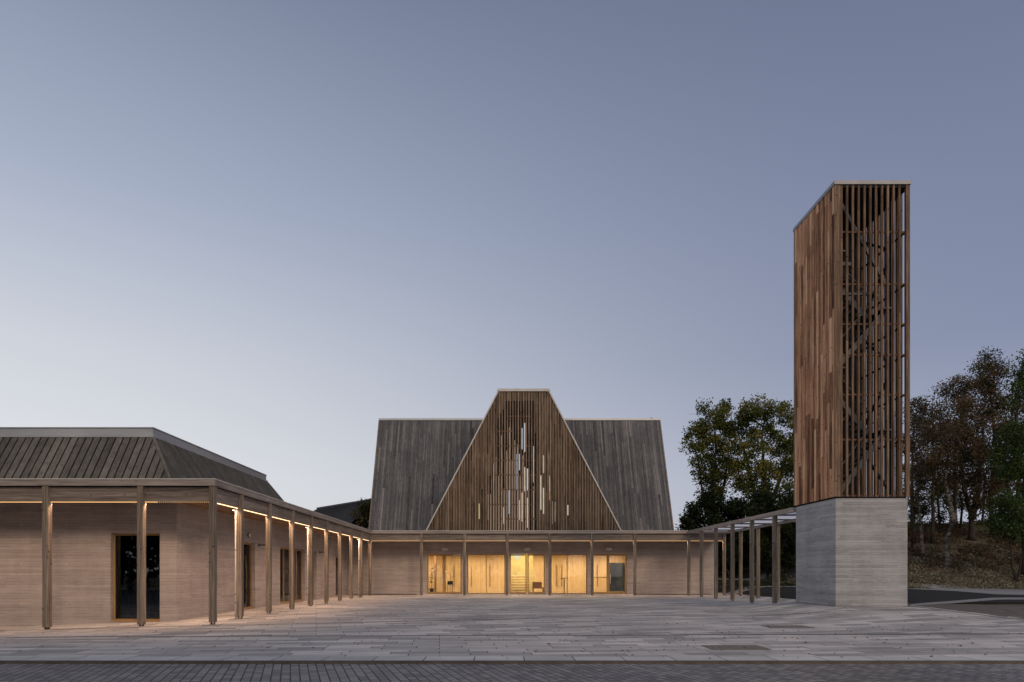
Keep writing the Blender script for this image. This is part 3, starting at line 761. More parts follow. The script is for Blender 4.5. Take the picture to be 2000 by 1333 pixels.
# opening 1: two glazed doors
def split(op,px): return X_(px,FY)
o=OP[0]; m_=split(o,867); door_x(ch,o[0]+.02,m_-.003,ZO0+.002,ZO1-.02,handle=m_-.12); door_x(ch,m_+.003,o[1]-.02,ZO0+.002,ZO1-.02)
mb=MB(); mb.bar((o[1]-.65,FY+.08,ZO1-.1),(o[1]-.08,FY+.06,ZO1-.05),.04,.05); mb.bar((o[1]-.12,FY+.07,ZO1-.05),(o[1]-.2,FY+.07,ZO1-.28),.03,.03); mb.build('door_closer',M['white'],ch,at=at)
o=OP[1]; window_x(ch,o[0]+.002,o[1]-.002,FY,ZO0+.002,ZO1-.002,[split(o,949.6)],'glass',fw=.06,rec=.12,sill=False)
o=OP[2]; m_=split(o,1029.6); door_x(ch,o[0]+.02,m_-.02,ZO0+.002,ZO1-.02); door_x(ch,m_+.02,o[1]-.02,ZO0+.002,ZO1-.02)
o=OP[3]; window_x(ch,o[0]+.002,o[1]-.002,FY,ZO0+.002,ZO1-.002,[split(o,1108)],'glass',fw=.06,rec=.12,sill=False)
o=OP[4]; m_=split(o,1188); door_x(ch,o[0]+.02,m_-.003,ZO0+.002,ZO1-.02,midbar=1.27)
d=door_x(ch,m_+.003,o[1]-.02,ZO0+.002,ZO1-.02,handle=m_+.16)
mb=MB(); mb.box(m_+.12,o[1]-.13,FY+.2,FY+.215,.22,2.36); mb.build('frosted_panel',M['frost'],d,at=((m_+o[1])/2,FY,ZO0))
# lobby
LY=53.6
SX0,SX1=.95,2.62
mb=MB(); rg=random.Random(21)
x=-7.2
edges=[]
while x<11.2:
    wd=1.16
    for k_ in range(1):
        a,b=x,min(x+wd-.006,11.2)
        if b<SX0 or a>SX1:
            nn=8
            for q in range(nn):
                aa=a+(b-a)*q/nn; bb=a+(b-a)*(q+1)/nn-.002
                if bb>SX0 and aa<SX1: continue
                mb.box(aa,bb,LY,LY+.05,.05,3.25,clamp(.5+rg.uniform(-.2,.2),0,1))
        else:
            for q in range(8):
                aa=a+(b-a)*q/8; bb=a+(b-a)*(q+1)/8-.002
                if bb<SX0+.01 or aa>SX1-.01: mb.box(aa,bb,LY,LY+.05,.05,3.25,clamp(.5+rg.uniform(-.2,.2),0,1))
    x+=wd
mb.box(-7.3,-7.2,FY+.35,LY,.05,3.25,.5); mb.box(11.2,11.3,FY+.35,LY,.05,3.25,.5)
mb.build('lobby_wall',M['birch'],ch,at=at)
mb=MB()
for a,b in ((848.5,852),(866,870.5),):   # upright fins seen through the left doors
    mb.box(X_(a,52.6),X_(b,52.6),52.5,52.75,.05,3.2,.4)
mb.build('lobby_fin',M['rail'],ch,at=at)
mb=MB(); mb.box(-7.3,11.3,FY+.35,LY+.05,3.26,3.36); mb.build('lobby_ceiling',M['birch'],ch,at=at)
mb=MB()
for px,py0,py1 in ((887,1105,1146),(957,1105,1146),(921,1108,1146),(1087,1104,1146),(1097,1104,1146),(1166.5,1104,1146)):
    xx=X_(px,LY); z0=Z_(py1,LY); z1=Z_(py0,LY)
    mb.box(xx-.02,xx+.02,LY-.08,LY-.05,z0,z1); mb.box(xx-.015,xx+.015,LY-.05,LY,z0+.1,z0+.14); mb.box(xx-.015,xx+.015,LY-.05,LY,z1-.14,z1-.1)
mb.build('lobby_handle',M['rail'],ch,at=at)
# sanctuary behind
mb=MB()
mb.box(SX0-.12,SX0-.02,LY+.06,60.5,.05,4.3); mb.box(4.2,4.3,LY+.06,60.5,.05,4.3); mb.box(SX0-.12,4.3,60.5,60.6,.05,4.3); mb.box(SX0-.12,4.3,LY+.06,60.6,4.3,4.38)
mb.build('sanctuary_wall',M['ochre'],ch,at=at)
mb=MB()
for i in range(6):
    mb.box(SX0,2.6,57.0+i*.42,57.42+i*.42,.05,.01+.22*(i+1),.5,0); mb.box(SX0,2.6,56.95+i*.42,57.42+i*.42,.012+.22*(i+1),.05+.22*(i+1),.5,1)
mb.build('stair',[M['rail'] if False else M['birch'],M['white']],ch,at=at)  # white treads over darker risers paint light and shade into the steps
t=thing('pendant_lamp',(1.5,57.2,3.3),'pale triangular pendant lamp glowing behind the middle doors','lamp')
mb=MB(); mb.hexa([(1.45,57,2.65),(1.55,57,2.65),(1.55,57.1,2.65),(1.45,57.1,2.65),(1.05,56.8,3.2),(1.95,56.8,3.2),(1.95,57.3,3.2),(1.05,57.3,3.2)]); mb.build('lamp_shade',emit('pendant shade light',(1,.86,.55),1.1),t,at=(1.5,57.2,3.3))
mb=MB(); mb.box(1.49,1.51,57.04,57.06,3.2,4.3); mb.build('cord',M['darksteel'],t,at=(1.5,57.2,3.3))
# lobby furniture
def tbl():
    x,y=X_(1102,51.6),51.6
    t=thing('bar_table',(x,y,.05),'tall thin bar table with round top standing behind the fourth opening','table')
    mb=MB(); mb.disc((x,y,1.18),.28,.03,24); mb.build('tabletop',M['black'],t,at=(x,y,.05))
    mb=MB(); mb.disc((x,y,.07),.035,1.11,12); mb.build('leg',M['black'],t,at=(x,y,.05))
    mb=MB(); mb.disc((x,y,.05),.22,.02,24); mb.build('base',M['black'],t,at=(x,y,.05))
tbl()
x,y=X_(1051,51.9),51.9
t=thing('bench',(x,y,.05),'dark wooden bench with upholstered back behind the middle doors','bench')
mb=MB(); mb.box(x-.42,x+.42,y-.2,y+.25,.42,.5); mb.build('seat',M['rail'],t,at=(x,y,.05))
mb=MB(); mb.box(x-.42,x+.30,y+.25,y+.32,.5,.92); mb.build('backrest',M['rail'],t,at=(x,y,.05))
mb=MB(); mb.box(x-.42,x-.36,y-.2,y+.3,.05,.42); mb.build('leg',M['rail'],t,at=(x,y,.05))
mb=MB(); mb.box(x+.36,x+.42,y-.2,y+.3,.05,.42); mb.build('leg',M['rail'],t,at=(x,y,.05))
x,y=X_(879.5,52.0),52.0
t=thing('armchair',(x,y,.05),'small dark armchair on wooden legs behind the leftmost doors','chair')
mb=MB(); mb.box(x-.2,x+.2,y-.2,y+.2,.72,.98); mb.build('backrest',M['black'],t,at=(x,y,.05))
mb=MB(); mb.box(x-.22,x+.22,y-.24,y+.2,.62,.7); mb.build('seat',M['whitetrim'],t,at=(x,y,.05))
for dx in (-.18,.18):
    mb=MB(); mb.box(x+dx-.02,x+dx+.02,y-.2,y-.16,.05,.62); mb.build('leg',M['rail'],t,at=(x,y,.05))
t=thing('desk_lamp',(X_(873,51.5),51.5,.05),'thin white floor lamp with bent arm behind the leftmost doors','lamp')
x,y=X_(873,51.5),51.5
mb=MB(); mb.tube([(x+.25,y,.05),(x+.25,y,1.5)],.012,8); mb.tube([(x+.25,y,1.5),(x-.05,y,1.72)],.012,8); mb.disc((x+.25,y,.05),.12,.02,16); mb.build('stand',M['darksteel'],t,at=(x,y,.05))
mb=MB(); mb.tube([(x-.02,y,1.76),(x-.12,y,1.64)],[.03,.07],12); mb.build('lamp_shade',M['white'],t,at=(x,y,.05))
x,y=X_(843,51.3),51.3
t=thing('potted_plant',(x,y,.05),'leafy green plant in dark pot inside the leftmost door','plant')
mb=MB(); mb.tube([(x,y,.05),(x,y,.45)],[.13,.18],14); mb.build('pot',M['black'],t,at=(x,y,.05))
mb=MB(); rp=random.Random(4); mb.tube([(x,y,.4),(x+.03,y,1.2),(x-.02,y,1.75)],[.02,.015,.008],6); mb.build('stem',M['bark'],t,at=(x,y,.05))
mb=MB()
for i in range(26):
    z=rp.uniform(.8,1.95); a=rp.uniform(0,6.28); l=rp.uniform(.15,.32); p=Vector((x,y,z)); d=Vector((math.cos(a),math.sin(a)*.6,rp.uniform(-.1,.6))).normalized(); s_=d.cross(Vector((0,0,1))).normalized()*l*.35
    mb.quad(p,p+d*l*.5+s_,p+d*l,p+d*l*.5-s_,rp.random())
mb.build('foliage',leaf_mat('house plant leaf',[(0,(.012,.03,.01)),(1,(.04,.09,.025))]),t,at=(x,y,.05))
# light boxes above the doors
for px,py,lab in ((869,1073.4,'small pale light box above the leftmost glass doors'),(1029.8,1073,'small pale light box above the middle glass doors'),(1189.8,1073,'small pale light box above the rightmost doors')):
    x=X_(px,FY); z=Z_(py,FY); t=thing('light_box',(x,FY,z),lab,'light box','light boxes above the church doors')
    mb=MB(); mb.box(x-.2,x+.2,FY-.05,FY-.001,z-.085,z+.085); mb.build('housing',M['white'],t,at=(x,FY,z))
    mb=MB(); mb.box(x-.18,x+.18,FY-.062,FY-.051,z-.065,z+.065); mb.build('lens',M['signlamp'],t,at=(x,FY,z))
# interior lighting
for x in (-5.2,-2.4,.4,3.2,6.0,8.6): area(x,51.75,3.2,1.0,.4,138,0,(1,.72,.42),170)
area(1.9,57.3,4.2,1.4,3.5,360,0,(1,.78,.42),170)
area(WX-1.6,30.0,3.1,.8,1.6,14,0,(1,.68,.34),170)
area(WX-.75,36.8,3.1,.3,4.0,5,0,(1,.86,.66),170)
area(WX-1.4,47.3,3.1,.8,1.0,10,0,(1,.7,.4),170)

# gable
GX=1.795; GB=7.29; GT=1.83; GZ0=4.45; GZ1=14.94; slope=(GB-GT)/(GZ1-GZ0)
gable=None
def prism(mb,hb,ht,z0,z1,y0,y1,mat=0):
    mb.hexa([(GX-hb,y0,z0),(GX+hb,y0,z0),(GX+hb,y1,z0),(GX-hb,y1,z0),(GX-ht,y0,z1),(GX+ht,y0,z1),(GX+ht,y1,z1),(GX-ht,y1,z1)],.3,mat)
mb=MB(); prism(mb,GB-.06,GT-.06,GZ0,GZ1-.02,FY+.16,68)
gable=mb.build('gable',M['dark'],ch,at=at)
rg=random.Random(31)
pitch=.197; mb=MB(); mb2=MB()
def tops(px):
    tb=[(955,928),(960,905),(965,893),(970,817),(976,807),(981,800),(985,783),(1037,783),(1041,846),(1047,871)]
    if px<955 or px>1047: return None
    for i in range(len(tb)-1):
        if tb[i][0]<=px<=tb[i+1][0]: return tb[i][1]
    return 928
x=GX-GB
i=0
def rake(xx): return GZ0+min(GZ1-GZ0,max(0,(GB-abs(xx-GX))/slope))
while x<GX+GB-.02:
    a,b=x,x+pitch; xm=(a+b)/2; px=CX+xm*F/FY
    zt0,zt1=rake(a),rake(b)
    tp=tops(px); zo=None if tp is None else Z_(tp,FY)
    def piece(a_,b_,lo,h0,h1,dep,tn):
        if h0-lo<.01 and h1-lo<.01: return
        h0=max(h0,lo); h1=max(h1,lo); y0=FY+.04-dep; y1=FY+.16
        mb.hexa([(a_,y0,lo),(b_,y0,lo),(b_,y1,lo),(a_,y1,lo),(a_,y0,h0),(b_,y0,h1),(b_,y1,h1),(a_,y1,h0)],tn)
    # solid board (split lengths)
    lo=GZ0 if zo is None else zo
    lim=min(zt0,zt1); z=lo
    while True:
        nz=z+rg.uniform(1.4,4.2)
        if nz>lim-.4:
            piece(a+.007,b-.007,z,zt0,zt1,rg.uniform(0,.006),clamp(rg.gauss(.35,.2),0,1)); break
        piece(a+.007,b-.007,z,nz-.004,nz-.004,rg.uniform(0,.006),clamp(rg.gauss(.35,.2),0,1)); z=nz
    # raised batten
    tn=clamp(rg.gauss(.72,.16),0,1)
    wb=.006 if (tp is not None) else 0.; ba,bb=a-.035-wb,a+.04+wb
    h0,h1=rake(ba),rake(bb); y0=FY-.045; y1=FY+.032
    mb.hexa([(ba,y0,GZ0),(bb,y0,GZ0),(bb,y1,GZ0),(ba,y1,GZ0),(ba,y0,h0),(bb,y0,h1),(bb,y1,h1),(ba,y1,h0)],tn)
    x+=pitch; i+=1
mb.build('cladding',M['brown'],gable,at=at)
for py,ra,rb in ((813,990,1037),(842,972,1003),(871,960,1037),(899.5,960,1047),(928,953,1047),(957,975,1060),(985.6,950,1040),(1014,975,1047)):
    z=Z_(py,FY); mb=MB(); mb.box(X_(ra,FY),X_(rb,FY),FY+.045,FY+.085,z-.045,z+.045,.3); mb.build('cross_rail',M['rail'],gable,at=(X_((ra+rb)/2,FY),FY,z))
strips=[(250,870,1080,'y'),(380,745,1095,'w'),(455,345,570,'b'),(570,585,860,'b'),(588,920,1145,'c'),(643,145,525,'l'),(663,685,1010,'b'),(765,190,680,'d'),(795,190,410,'b'),(797,825,1095,'c'),(832,-165,125,'b'),(835,720,1115,'p'),(872,-235,160,'l'),(872,370,700,'w'),(907,390,690,'l'),(907,790,1200,'p'),(1000,80,580,'l'),(1000,690,1060,'c'),(1097,485,955,'w'),(1133,210,450,'c'),(1133,655,1010,'w'),(1222,490,700,'w'),(1220,700,825,'o'),(1262,840,1150,'c'),(1298,850,1120,'p'),(1467,890,1030,'w')]
cols={'y':(.62,.60,.22),'w':(.80,.68,.55),'b':(.55,.62,.72),'c':(.62,.52,.40),'l':(.74,.67,.70),'d':(.24,.30,.40),'p':(.80,.58,.42),'o':(.75,.28,.05)}
em={k_:emit('stained glass light '+k_,c,.72,.3) for k_,c in cols.items()}
for n_,(zx,y0,y1,cc_) in enumerate(strips):
    px=900+zx/7.017; x=X_(px,FY)
    # snap to the gap between battens
    kk=math.floor((x-(GX-GB)-.04)/pitch); xa=GX-GB+kk*pitch+.045; xb=GX-GB+(kk+1)*pitch-.04
    w_=.078 if cc_ not in 'd' else .06
    mb=MB(); z1=Z_(860+y0/7.017,FY); z0=Z_(860+y1/7.017,FY)
    solid=tops(px) is None or Z_(tops(px),FY)<z1
    yy=FY+.03 if not solid else FY+.0
    mb.box(max(xa,x-w_/2),min(xb,max(xa,x-w_/2)+w_),yy-.012 if solid else yy,yy+.03,z0,z1)
    o=mb.build('glass_slit',em[cc_],gable,at=((xa+xb)/2,FY,z0))
# emissive strips imitate light caught on the batten edges, low in the gable
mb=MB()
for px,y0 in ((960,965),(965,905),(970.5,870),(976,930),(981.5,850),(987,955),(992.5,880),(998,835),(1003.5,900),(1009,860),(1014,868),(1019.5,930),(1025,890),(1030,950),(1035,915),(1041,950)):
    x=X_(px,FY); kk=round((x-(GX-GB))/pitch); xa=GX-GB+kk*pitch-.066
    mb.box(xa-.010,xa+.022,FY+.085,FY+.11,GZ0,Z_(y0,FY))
mb.build('painted_edge_glow',emit('painted edge glow',(.80,.56,.42),.5),gable,at=at)
# trims
for sg in (-1,1):
    mb=MB(); mb.bar((GX+sg*(GB+.0),FY+.03,GZ0),(GX+sg*(GT+.03),FY+.03,GZ1+.02),.24,.09,.5,0,up=(sg,0,.5)); mb.build('rake_trim',M['whitetrim'],gable,at=at)
mb=MB(); mb.box(GX-GT-.12,GX+GT+.12,FY-.09,68.1,GZ1,GZ1+.09); mb.box(GX-GT-.08,GX+GT+.08,FY-.06,68.05,GZ1+.093,GZ1+.20); mb.build('roof_cap',M['whitetrim'],gable,at=at)
# gable roof sides
rg=random.Random(77)
for sg in (-1,1):
    V=Vector((-sg*(GB-GT),0,GZ1-GZ0)); ln=V.length; V.normalize(); Nn=Vector((sg*(GZ1-GZ0),0,GB-GT)).normalized()
    mb=MB(); board_field(mb,(GX+sg*GB-sg*.05,FY+.2,GZ0),(0,1,0),V,Nn,[(q*.2,q*.2+.19) for q in range(60)],lambda u:0,lambda u:ln,.03,rg,0,3,0.02,.5,.25)
    mb.build('roof_boards',M['grey'],gable,at=at)
# main roof
RX0=-9.88; RX1=13.23; RY0=51.8; RZ0=4.45; RY1=56.4; RZ1=14.19; BK=66.0
mb=MB()
mb.hexa([(RX0+.04,RY0+.08,RZ0),(RX1-.04,RY0+.08,RZ0),(RX1-.04,BK,RZ0),(RX0+.04,BK,RZ0),(RX0+.04,RY1+.08,RZ1-.01),(RX1-.04,RY1+.08,RZ1-.01),(RX1-.04,61.5,RZ1-.01),(RX0+.04,61.5,RZ1-.01)])
mr=mb.build('main_roof',M['dark'],ch,at=at)
V=Vector((0,RY1-RY0,RZ1-RZ0)); ln=V.length; V.normalize(); Nn=Vector((0,-(RZ1-RZ0),RY1-RY0)).normalized()
mb=MB(); rg=random.Random(41)
us=[]; u=0
while u<RX1-RX0-.05:
    w_=rg.choice((.11,.13,.15,.17)); us.append((u,min(u+w_,RX1-RX0))); u+=w_
board_field(mb,(RX0,RY0,RZ0),(1,0,0),V,Nn,us,lambda u:0,lambda u:ln,.03,rg,.012,3.4,.022,.5,.17)
mb.build('roof_boards',M['grey'],mr,at=at)
mb=MB()
mb.box(RX0-.06,RX1+.06,RY1-.12,61.6,RZ1,RZ1+.16); mb.build('roof_cap',M['metal'],mr,at=at)
for xx in (RX0-.02,RX1+.02):
    mb=MB(); mb.bar((xx,RY0-.04,RZ0),(xx,RY1-.04,RZ1),.09,.12,.5,0); mb.build('rake_trim',M['beam_y'],mr,at=(xx,RY0,RZ0))
mb=MB(); mb.tube([(12.6,56.6,RZ1+.15),(12.6,56.6,RZ1+.3)],.04,8); mb.build('vent_pipe',M['darksteel'],mr,at=(12.6,56.6,RZ1))
for xx,sg in ((RX0+.04,-1),(RX1-.04,1)):
    mb=MB()
    q=RY0
    us=[(q_*.2,q_*.2+.19) for q_ in range(71)]
    def tz(u):
        y=RY0+u
        if y<RY1: return (y-RY0)*(RZ1-RZ0)/(RY1-RY0)
        if y<61.5: return RZ1-RZ0
        return max(0,(BK-y)*(RZ1-RZ0)/(BK-61.5))
    board_field(mb,(xx,RY0,RZ0),(0,1,0),(0,0,1),(sg,0,0),us,lambda u:0,tz,.03,rg,0,3,0,.45,.25)
    mb.build('end_boards',M['grey'],mr,at=at)

# ================================================================== TOWER
tw=thing('bell_tower',(14.8,28.9,.2),'tall bell tower with orange brown timber cage on grey concrete base','tower')
TX0,TX1,TY0,TY1=13.35,16.20,27.1,30.72; ta=(14.8,28.9,.2)
ZB=4.56; ZTT=16.97
mb=MB(); mb.box(TX0,TX1,TY0,TY1,-.1,ZB)
for py,pxs in ((1020,(1668,1696.7,1725.7)),(1077,(1668,1696.7,1725.7)),(1134,(1668,1696.7,1725.7,1737))):
    for px in pxs: mb.disc((X_(px,TY0),TY0-.006,Z_(py,TY0)),.016,.012,8,.5,1,'y')
for z_,ys in ((3.2,(28.2,29.2,30.1)),(2.1,(28.0,29.0,29.9)),(.95,(27.9,28.5,29.3,30.1))):
    for yy in ys: mb.disc((TX0-.006,yy,z_),.016,.012,8,.5,1,'x')
mb.build('base',[M['conc'],M['signlamp']],tw,at=ta)
mb=MB(); mb.box(TX0-.012,TX1+.012,TY0-.012,TY1+.012,.0,T(14,27.1)+.03); mb.build('base_joint',M['capgrey'],tw,at=ta)
mb=MB(); mb.box(TX0+.03,TX1-.03,TY0+.03,TY1-.03,ZB+.002,ZB+.06); mb.build('base_joint',M['dark'],tw,at=ta)
rg=random.Random(51)
ZW=ZB+.065
# left face: solid boards
mb=MB(); us=[]; u=.0
while u<TY1-TY0+.02:
    w_=rg.choice((.15,.18,.2,.22,.2)); us.append((u,min(u+w_,TY1-TY0+.05))); u+=w_
board_field(mb,(TX0-.03,TY0-.02,0),(0,1,0),(0,0,1),(-1,0,0),us,lambda u:ZW,lambda u:ZTT,.03,rg,.008,3.0,.016,.5,.3)
mb.build('cladding',M['tower'],tw,at=ta)
mb=MB(); mb.box(TX0-.028,TX0+.03,TY0+.02,TY1,ZW,ZTT,.2); mb.build('wall_lining',M['dark'],tw,at=ta)
# corner boards
mb=MB()
mb.box(TX0-.075,TX0+.035,TY0-.075,TY0-.03,ZW,ZTT,.85)
mb.box(TX0+.043,TX0+.15,TY0-.07,TY0-.03,ZW,ZTT,.7); mb.box(TX0+.158,TX0+.25,TY0-.06,TY0-.02,ZW,ZTT,.4)
mb.box(TX0-.075,TX0-.035,TY1-.06,TY1+.06,ZW,ZTT,.9)
mb.build('corner_board',M['batten'],tw,at=ta)
mb=MB(); mb.box(TX1-.09,TX1+.06,TY0-.07,TY0+.06,ZW,ZTT,.7); mb.build('corner_post',M['batten'],tw,at=ta)
mb=MB(); mb.box(TX1-.09,TX1+.06,TY1-.06,TY1+.06,ZW,ZTT,.5); mb.build('corner_post',M['batten'],tw,at=ta)
bx=X_(1653.5,TY0); n=0; base_b=None
for i in range(10):
    xx=X_(1653.3+11.35*i,TY0); mb=MB(); z=ZW; 
    while z<ZTT:
        nz=min(ZTT,z+rg.uniform(2.5,7)); 
        if ZTT-nz<1: nz=ZTT
        mb.box(xx-.040,xx+.040,TY0-.065,TY0+.01,z,nz-.003,clamp(rg.gauss(.5,.2),0,1)); z=nz
    mb.build('batten',M['batten'],tw,at=(xx,TY0,ZW))
# right face battens
for i in range(12):
    yy=TY0+.46+i*.27; mb=MB(); mb.box(TX1-.03,TX1+.045,yy-.055,yy+.055,ZW,ZTT,clamp(rg.gauss(.5,.2),0,1)); mb.build('batten',M['batten'],tw,at=(TX1,yy,ZW))
# back face: close boards
mb=MB(); board_field(mb,(TX0,TY1+.03,0),(1,0,0),(0,0,1),(0,1,0),[(q*.2,q*.2+.195) for q in range(14)],lambda u:ZW,lambda u:ZTT,.03,rg,.004,4,.01,.4,.2)
mb.build('cladding',M['grey'],tw,at=ta)
for py in (453,555,633,693,771,859,968.6):
    z=Z_(py,TY0); mb=MB()
    mb.box(TX0+.1,TX1-.1,TY0+.012,TY0+.07,z-.03,z+.03,.5); mb.box(TX1-.085,TX1-.023,TY0+.1,TY1-.07,z-.03,z+.03,.5); mb.box(TX0+.1,TX1-.1,TY1-.06,TY1-.01,z-.03,z+.03,.4)
    mb.build('rail',M['rail'],tw,at=((TX0+TX1)/2,TY0,z))
# roof
mb=MB(); mb.box(TX0-.05,TX1+.05,TY0-.05,TY1+.05,ZTT-.10,ZTT+.0,.3); tr_=mb.build('roof',M['dark'],tw,at=ta)
mb=MB(); mb.box(TX0-.10,TX1+.09,TY0-.11,TY1+.09,ZTT+.003,ZTT+.15); mb.build('roof_cap',M['capgrey'],tr_,at=ta)
# inner steel frame, braces and stair
mb=MB()
for x,y in ((TX0+.2,TY0+.3),(TX1-.32,TY0+.5),(TX0+.2,TY1-.3),(TX1-.32,TY1-.35)): mb.box(x-.07,x+.07,y-.07,y+.07,ZB+.06,ZTT-.1)
mb.build('steel_frame',M['steel'],tw,at=ta)
lv=[ZB+.1,7.4,9.9,12.3,14.6,16.4]
xa,xb=TX0+.35,TX1-.45
for i in range(len(lv)-1):
    z0,z1=lv[i],lv[i+1]; l2r=i%2==0
    a=(xa if l2r else xb); b=(xb if l2r else xa)
    ycen=TY0+1.1 if l2r else TY0+2.3
    if i<4:
        mb=MB()
        for dy in (-.38,.38): mb.bar((a,ycen+dy,z0),(b,ycen+dy,z1),.05,.2,.5)
        for s_ in range(11):
            f=(s_+.5)/11; mb.box(a+(b-a)*f-.12,a+(b-a)*f+.12,ycen-.36,ycen+.36,z0+(z1-z0)*f-.015,z0+(z1-z0)*f+.015)
        for dy in (-.38,): mb.bar((a,ycen+dy,z0+1),(b,ycen+dy,z1+1),.04,.04,.5)
        mb.build('stair',M['steel'],tw,at=ta)
        mb=MB(); mb.box(b-.28 if b>a else b-.1,b+.1 if b>a else b+.28,TY0+.4,TY0+2.9,z1-.05,z1); mb.build('landing',M['steel'],tw,at=ta)
    mb=MB(); mb.bar((xa if not l2r else xb,TY1-.25,z0),(xb if not l2r else xa,TY1-.25,z1),.09,.12); mb.bar((TX1-.30,TY0+.45,z0),(TX1-.30,TY1-.3,z1) ,.08,.1) if l2r else mb.bar((TX1-.30,TY1-.3,z0),(TX1-.30,TY0+.45,z1),.08,.1)
    mb.build('brace',M['steel'],tw,at=ta)
mb=MB(); mb.bar((TX0+.4,TY0+.35,16.4),(TX1-.55,TY0+.5,13.2),.10,.12); mb.build('brace',M['steel'],tw,at=ta)
mb=MB()
z=13.15; mb.bar((TX0+.25,TY0+1.2,z),(TX0+1.9,TY0+1.2,z),.12,.1); mb.bar((TX0+.25,TY0+2.2,z),(TX0+1.9,TY0+2.2,z),.12,.1)
mb.build('bell_beam',M['steel'],tw,at=ta)
bl=thing('bell',(TX0+1.0,TY0+1.7,14.6),'dark bronze bell hanging inside the upper tower cage','bell')
prof=[(0,.0),(.14,.02),(.2,-.08),(.22,-.3),(.27,-.5),(.36,-.66),(.40,-.72)]
mb=MB(); mb.tube([(TX0+1.0,TY0+1.7,14.5+zz) for r,zz in prof[1:]],[r for r,zz in prof[1:]],20); mb.build('bell_body',M['darksteel'],bl,at=(TX0+1,TY0+1.7,14.6),smooth=True)
mb=MB(); mb.box(TX0+.45,TX0+1.55,TY0+1.62,TY0+1.78,14.53,14.68); mb.build('yoke',M['steel'],bl,at=(TX0+1,TY0+1.7,14.6))

# ================================================================== far buildings
fb=thing('far_hall',(-14,64,0),'distant dark board roof rising between the left hall and the church','building')
def P3(px,py,D): return Vector((X_(px,D),D,Z_(py,D)))
r0=P3(730,976.5,60); r1=P3(620,994.2,70); e1=P3(606,1004,68.2); e0=Vector((r0.x-2.5,r0.y-6,3.6)); e2=Vector((r1.x-6,r1.y-6.5,3.6))
mb=MB()
bk=Vector((5,5,-4.5))
mb.poly([e0,r0,r1,e2],.5); mb.poly([r0,r0+bk,r1+bk,r1],.4); mb.poly([e2,r1,r1+bk,e2+Vector((9,9,0))],.4)
mb.build('roof',noisy('far dark roofing',[(.3,(.06,.062,.068)),(.7,(.12,.12,.125))],1.6,4,.85,stretch=(3,.4,.4)),fb,at=(-14,64,0))
mb=MB(); mb.box(-27,-12.5,62,72,0,3.55); mb.build('wall',M['wall'],fb,at=(-14,64,0))
mb=MB(); mb.bar(r0+Vector((0,0,.05)),r1+Vector((0,0,.05)),.2,.14); 
d=(r1-r0)
for i in range(36):
    f=i/36; a=r0+d*f; b=e0+(e2-e0)*f; mb.bar(a+Vector((0,-.03,.02)),b+Vector((0,-.03,.02)),.05,.05)
mb.build('seams',M['darksteel'],fb,at=(-14,64,0))
fr=thing('far_house',(47,75,5),'low distant grey roofed house beyond the wooded bank','building')
a0=P3(1818,1050,78); a1=P3(1900,1050,78)
mb=MB(); mb.box(P3(1800,1060,78).x,P3(1990,1060,78).x,78,86,3.2,Z_(1052,78)); mb.build('wall',M['white'],fr,at=(47,75,5))
mb=MB(); p=[P3(1790,1052,77.5),P3(2000,1052,77.5),P3(2000,1010,82),P3(1925,1024,82),P3(1850,1047,80)]
mb.poly(p,.5); mb.poly([P3(1925,1024,82),P3(2000,1010,82),P3(2000,1052,90),P3(1850,1052,90)],.5); mb.build('roof',M['steel'],fr,at=(47,75,5))

# ================================================================== vegetation
def leaves_mesh(name, pts, size, tones, mat, parent, at, rng, flat=0., aspect=.55):
    n=len(pts); pts=np.asarray(pts)-np.array(at)
    d=rng.normal(size=(n,3)); d/=np.linalg.norm(d,axis=1)[:,None]
    e=rng.normal(size=(n,3)); e-= (e*d).sum(1)[:,None]*d; e/=np.linalg.norm(e,axis=1)[:,None]
    s=size*rng.uniform(.6,1.35,size=(n,1))
    a=pts-d*s*.5; c=pts+d*s*.5; b=pts+e*s*aspect*.5+d*s*.05; f=pts-e*s*aspect*.5+d*s*.05
    V=np.stack([a,b,c,f],1).reshape(-1,3)
    me=bpy.data.meshes.new(name); me.vertices.add(4*n); me.vertices.foreach_set('co',V.ravel())
    me.loops.add(4*n); me.loops.foreach_set('vertex_index',np.arange(4*n))
    me.polygons.add(n); me.polygons.foreach_set('loop_start',np.arange(0,4*n,4)); me.polygons.foreach_set('loop_total',np.full(n,4))
    me.materials.append(mat); at_=me.attributes.new('tone','FLOAT','FACE'); at_.data.foreach_set('value',np.clip(tones,0,1).astype(np.float32))
    me.update(); me.validate()
    o=bpy.data.objects.new(name,me); COL.objects.link(o)
    if parent is not None: o.parent=parent; o.location=Vector(at)-world_loc(parent)
    else: o.location=at
    return o
LG=leaf_mat('olive green leaves',[(0,(.018,.030,.008)),(.4,(.07,.095,.022)),(.7,(.18,.175,.04)),(1,(.32,.25,.06))])
LD=leaf_mat('dark green leaves',[(0,(.006,.011,.005)),(.5,(.018,.03,.010)),(1,(.045,.06,.018))])
LB=leaf_mat('brown autumn leaves',[(0,(.025,.02,.012)),(.5,(.085,.06,.032)),(1,(.17,.12,.065))])
LF=leaf_mat('bright green leaves',[(0,(.012,.026,.008)),(.5,(.045,.08,.02)),(1,(.11,.15,.04))])
LM=leaf_mat('mixed brown green leaves',[(0,(.018,.02,.008)),(.4,(.05,.056,.02)),(.7,(.11,.095,.04)),(1,(.18,.13,.06))])
